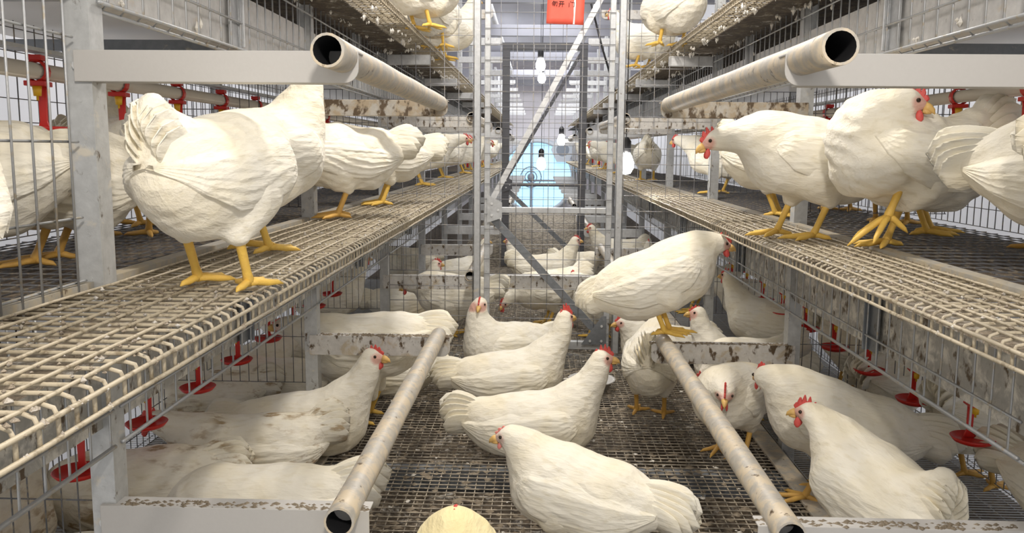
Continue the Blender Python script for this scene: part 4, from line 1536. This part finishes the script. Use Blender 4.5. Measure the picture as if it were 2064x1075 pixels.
# ---- left of the deck
hen('sit', -0.6, 2.09, 0.0, 8, 'white hen with raised head and yellow beak sitting by the left low pipe', GC, 1.12, H=(0.158, 0, 0.228), tail=14, spread=30, comb=0.7, hyaw=-14)
hen('sit_tuck', -0.56, 1.58, 0.0, 184, 'large white hen lying behind the near low left arm, long tail to the pipe', GC, 1.12, tail=18, tlen=0.13, spread=14, H=(0.165, 0.0, 0.045))
hen('sit_low', -0.69, 1.9, 0.0, 198, 'white hen with raised wing tips lying between the stained hen and the large lying one', GC, 1.1, tail=30, wing=0.6, look='stained')
hen('sit_tuck', -0.86, 1.66, 0.0, 200, 'soiled hen with brown flecks lying beside the near left post', GC, 1.1, look='stained', tail=8)
hen('sit_low', -0.97, 2.29, 0.0, 196, 'soiled hen under the left red drinkers, tail toward the deck', GC, 1.08, look='stained', tail=24)
hen('sit_tuck', -0.8, 2.46, 0.0, 172, 'white hen with rounded back lying behind the alert left hen', GC, 1.08)
hen('forward', -0.5, 2.36, 0.0, 186, 'long white hen standing behind the second low left arm, head low to the left', GC, 1.15, pitch=-2, tail=4, tlen=0.12, hpitch=-6, comb=0.1, pale=True, bz=0.200, H=(0.205, 0.0, 0.250))
hen('sit_low', -0.5, 2.62, 0.0, 190, 'white hen lying low under the second low left arm', GC, 1.0, tail=0)
hen('forward', -0.36, 3.5, 0.0, 172, 'white hen behind the left fence, head turned back into the crowd', GC, 1.10, H=(0.17, 0.02, 0.19), feet=((0.0, 0.03, 0), (-0.045, -0.04, 0)))
# ---- lower cages
for (ps, x, y, hd, lab, kw) in (
        ('sit_low', -0.826, 2.947, 166, 'white hen in the lower left cage behind the long hen', {}),
        ('stand', -0.876, 3.45, 44, 'white hen standing in the lower left cage before the fence', {}),
        ('sit', -0.631, 3.918, 19, 'white hen sitting behind the left fence by the second post', {}),
        ('forward', -0.733, 4.561, 209, 'white hen crowded behind the left fence, far back', {}),
        ('sit_low', -0.964, 2.631, 40, 'white hen lying at the back of the lower left cage', {}),
        ('sit_low', -1.02, 1.44, 95, 'white hen lying under the wire skirt beside the near left post', {'look': 'stained'}),
        ('sit_tuck', -0.8, 1.28, 190, 'white hen lying in the nearest lower left cage', {}),

        ('forward', 1.05, 1.485, 300, 'white hen at the bottom right corner, tail tip to the left', {'tail': 20}),
        ('low', 1.09, 1.97, 30, 'pale hen in the lower right cage behind the large red cup', {'dirty': True}),
        ('forward', 1.044, 2.339, 36, 'shaded hen in the lower right cage behind the post', {'dirty': True}),
        ('away', 1.08, 2.78, 100, 'shaded hen in the lower right cage seen from behind', {'dirty': True}),
        ('stand', 0.858, 3.064, 134, 'hen with bent leg in the lower right cage beyond the small combed hen', {'dirty': True}),
        ('forward', 0.945, 3.532, 175, 'hen in the lower right cage beside the fence', {}),
        ('forward', 0.78, 4.093, 159, 'hen in the lower right cage just behind the fence', {}),
        ('sit', 0.678, 4.795, 92, 'hen sitting far back on the right behind the fence', {}),
        ('stand', 0.501, 5.146, 194, 'hen standing far back beside the second gate on the right', {}),
        ('sit', -0.447, 4.912, 25, 'hen sitting far back beside the second gate on the left', {}),
       ):
    hen(ps, x, y, 0.0, hd, lab, GD, 1.04, res=0.0065, **kw)
# ---- far hens on the middle shelves
for i, (s, y, hd) in enumerate(((-1, 6.3, 20), (-1, 7.4, 340), (-1, 8.6, 30), (-1, 10.1, 0), (1, 8.0, 170), (1, 9.4, 150), (1, 10.7, 190))):
    hen('forward' if i % 2 else 'stand', X(s, 0.60 + 0.05 * (i % 2)), y, SH, hd, 'pale hen far down the %s row behind the second gate, %s of its kind' % (SIDE[s], ORD[i if s < 0 else i - 4]),
        'far hens of the rows', 1.0, res=0.0075)
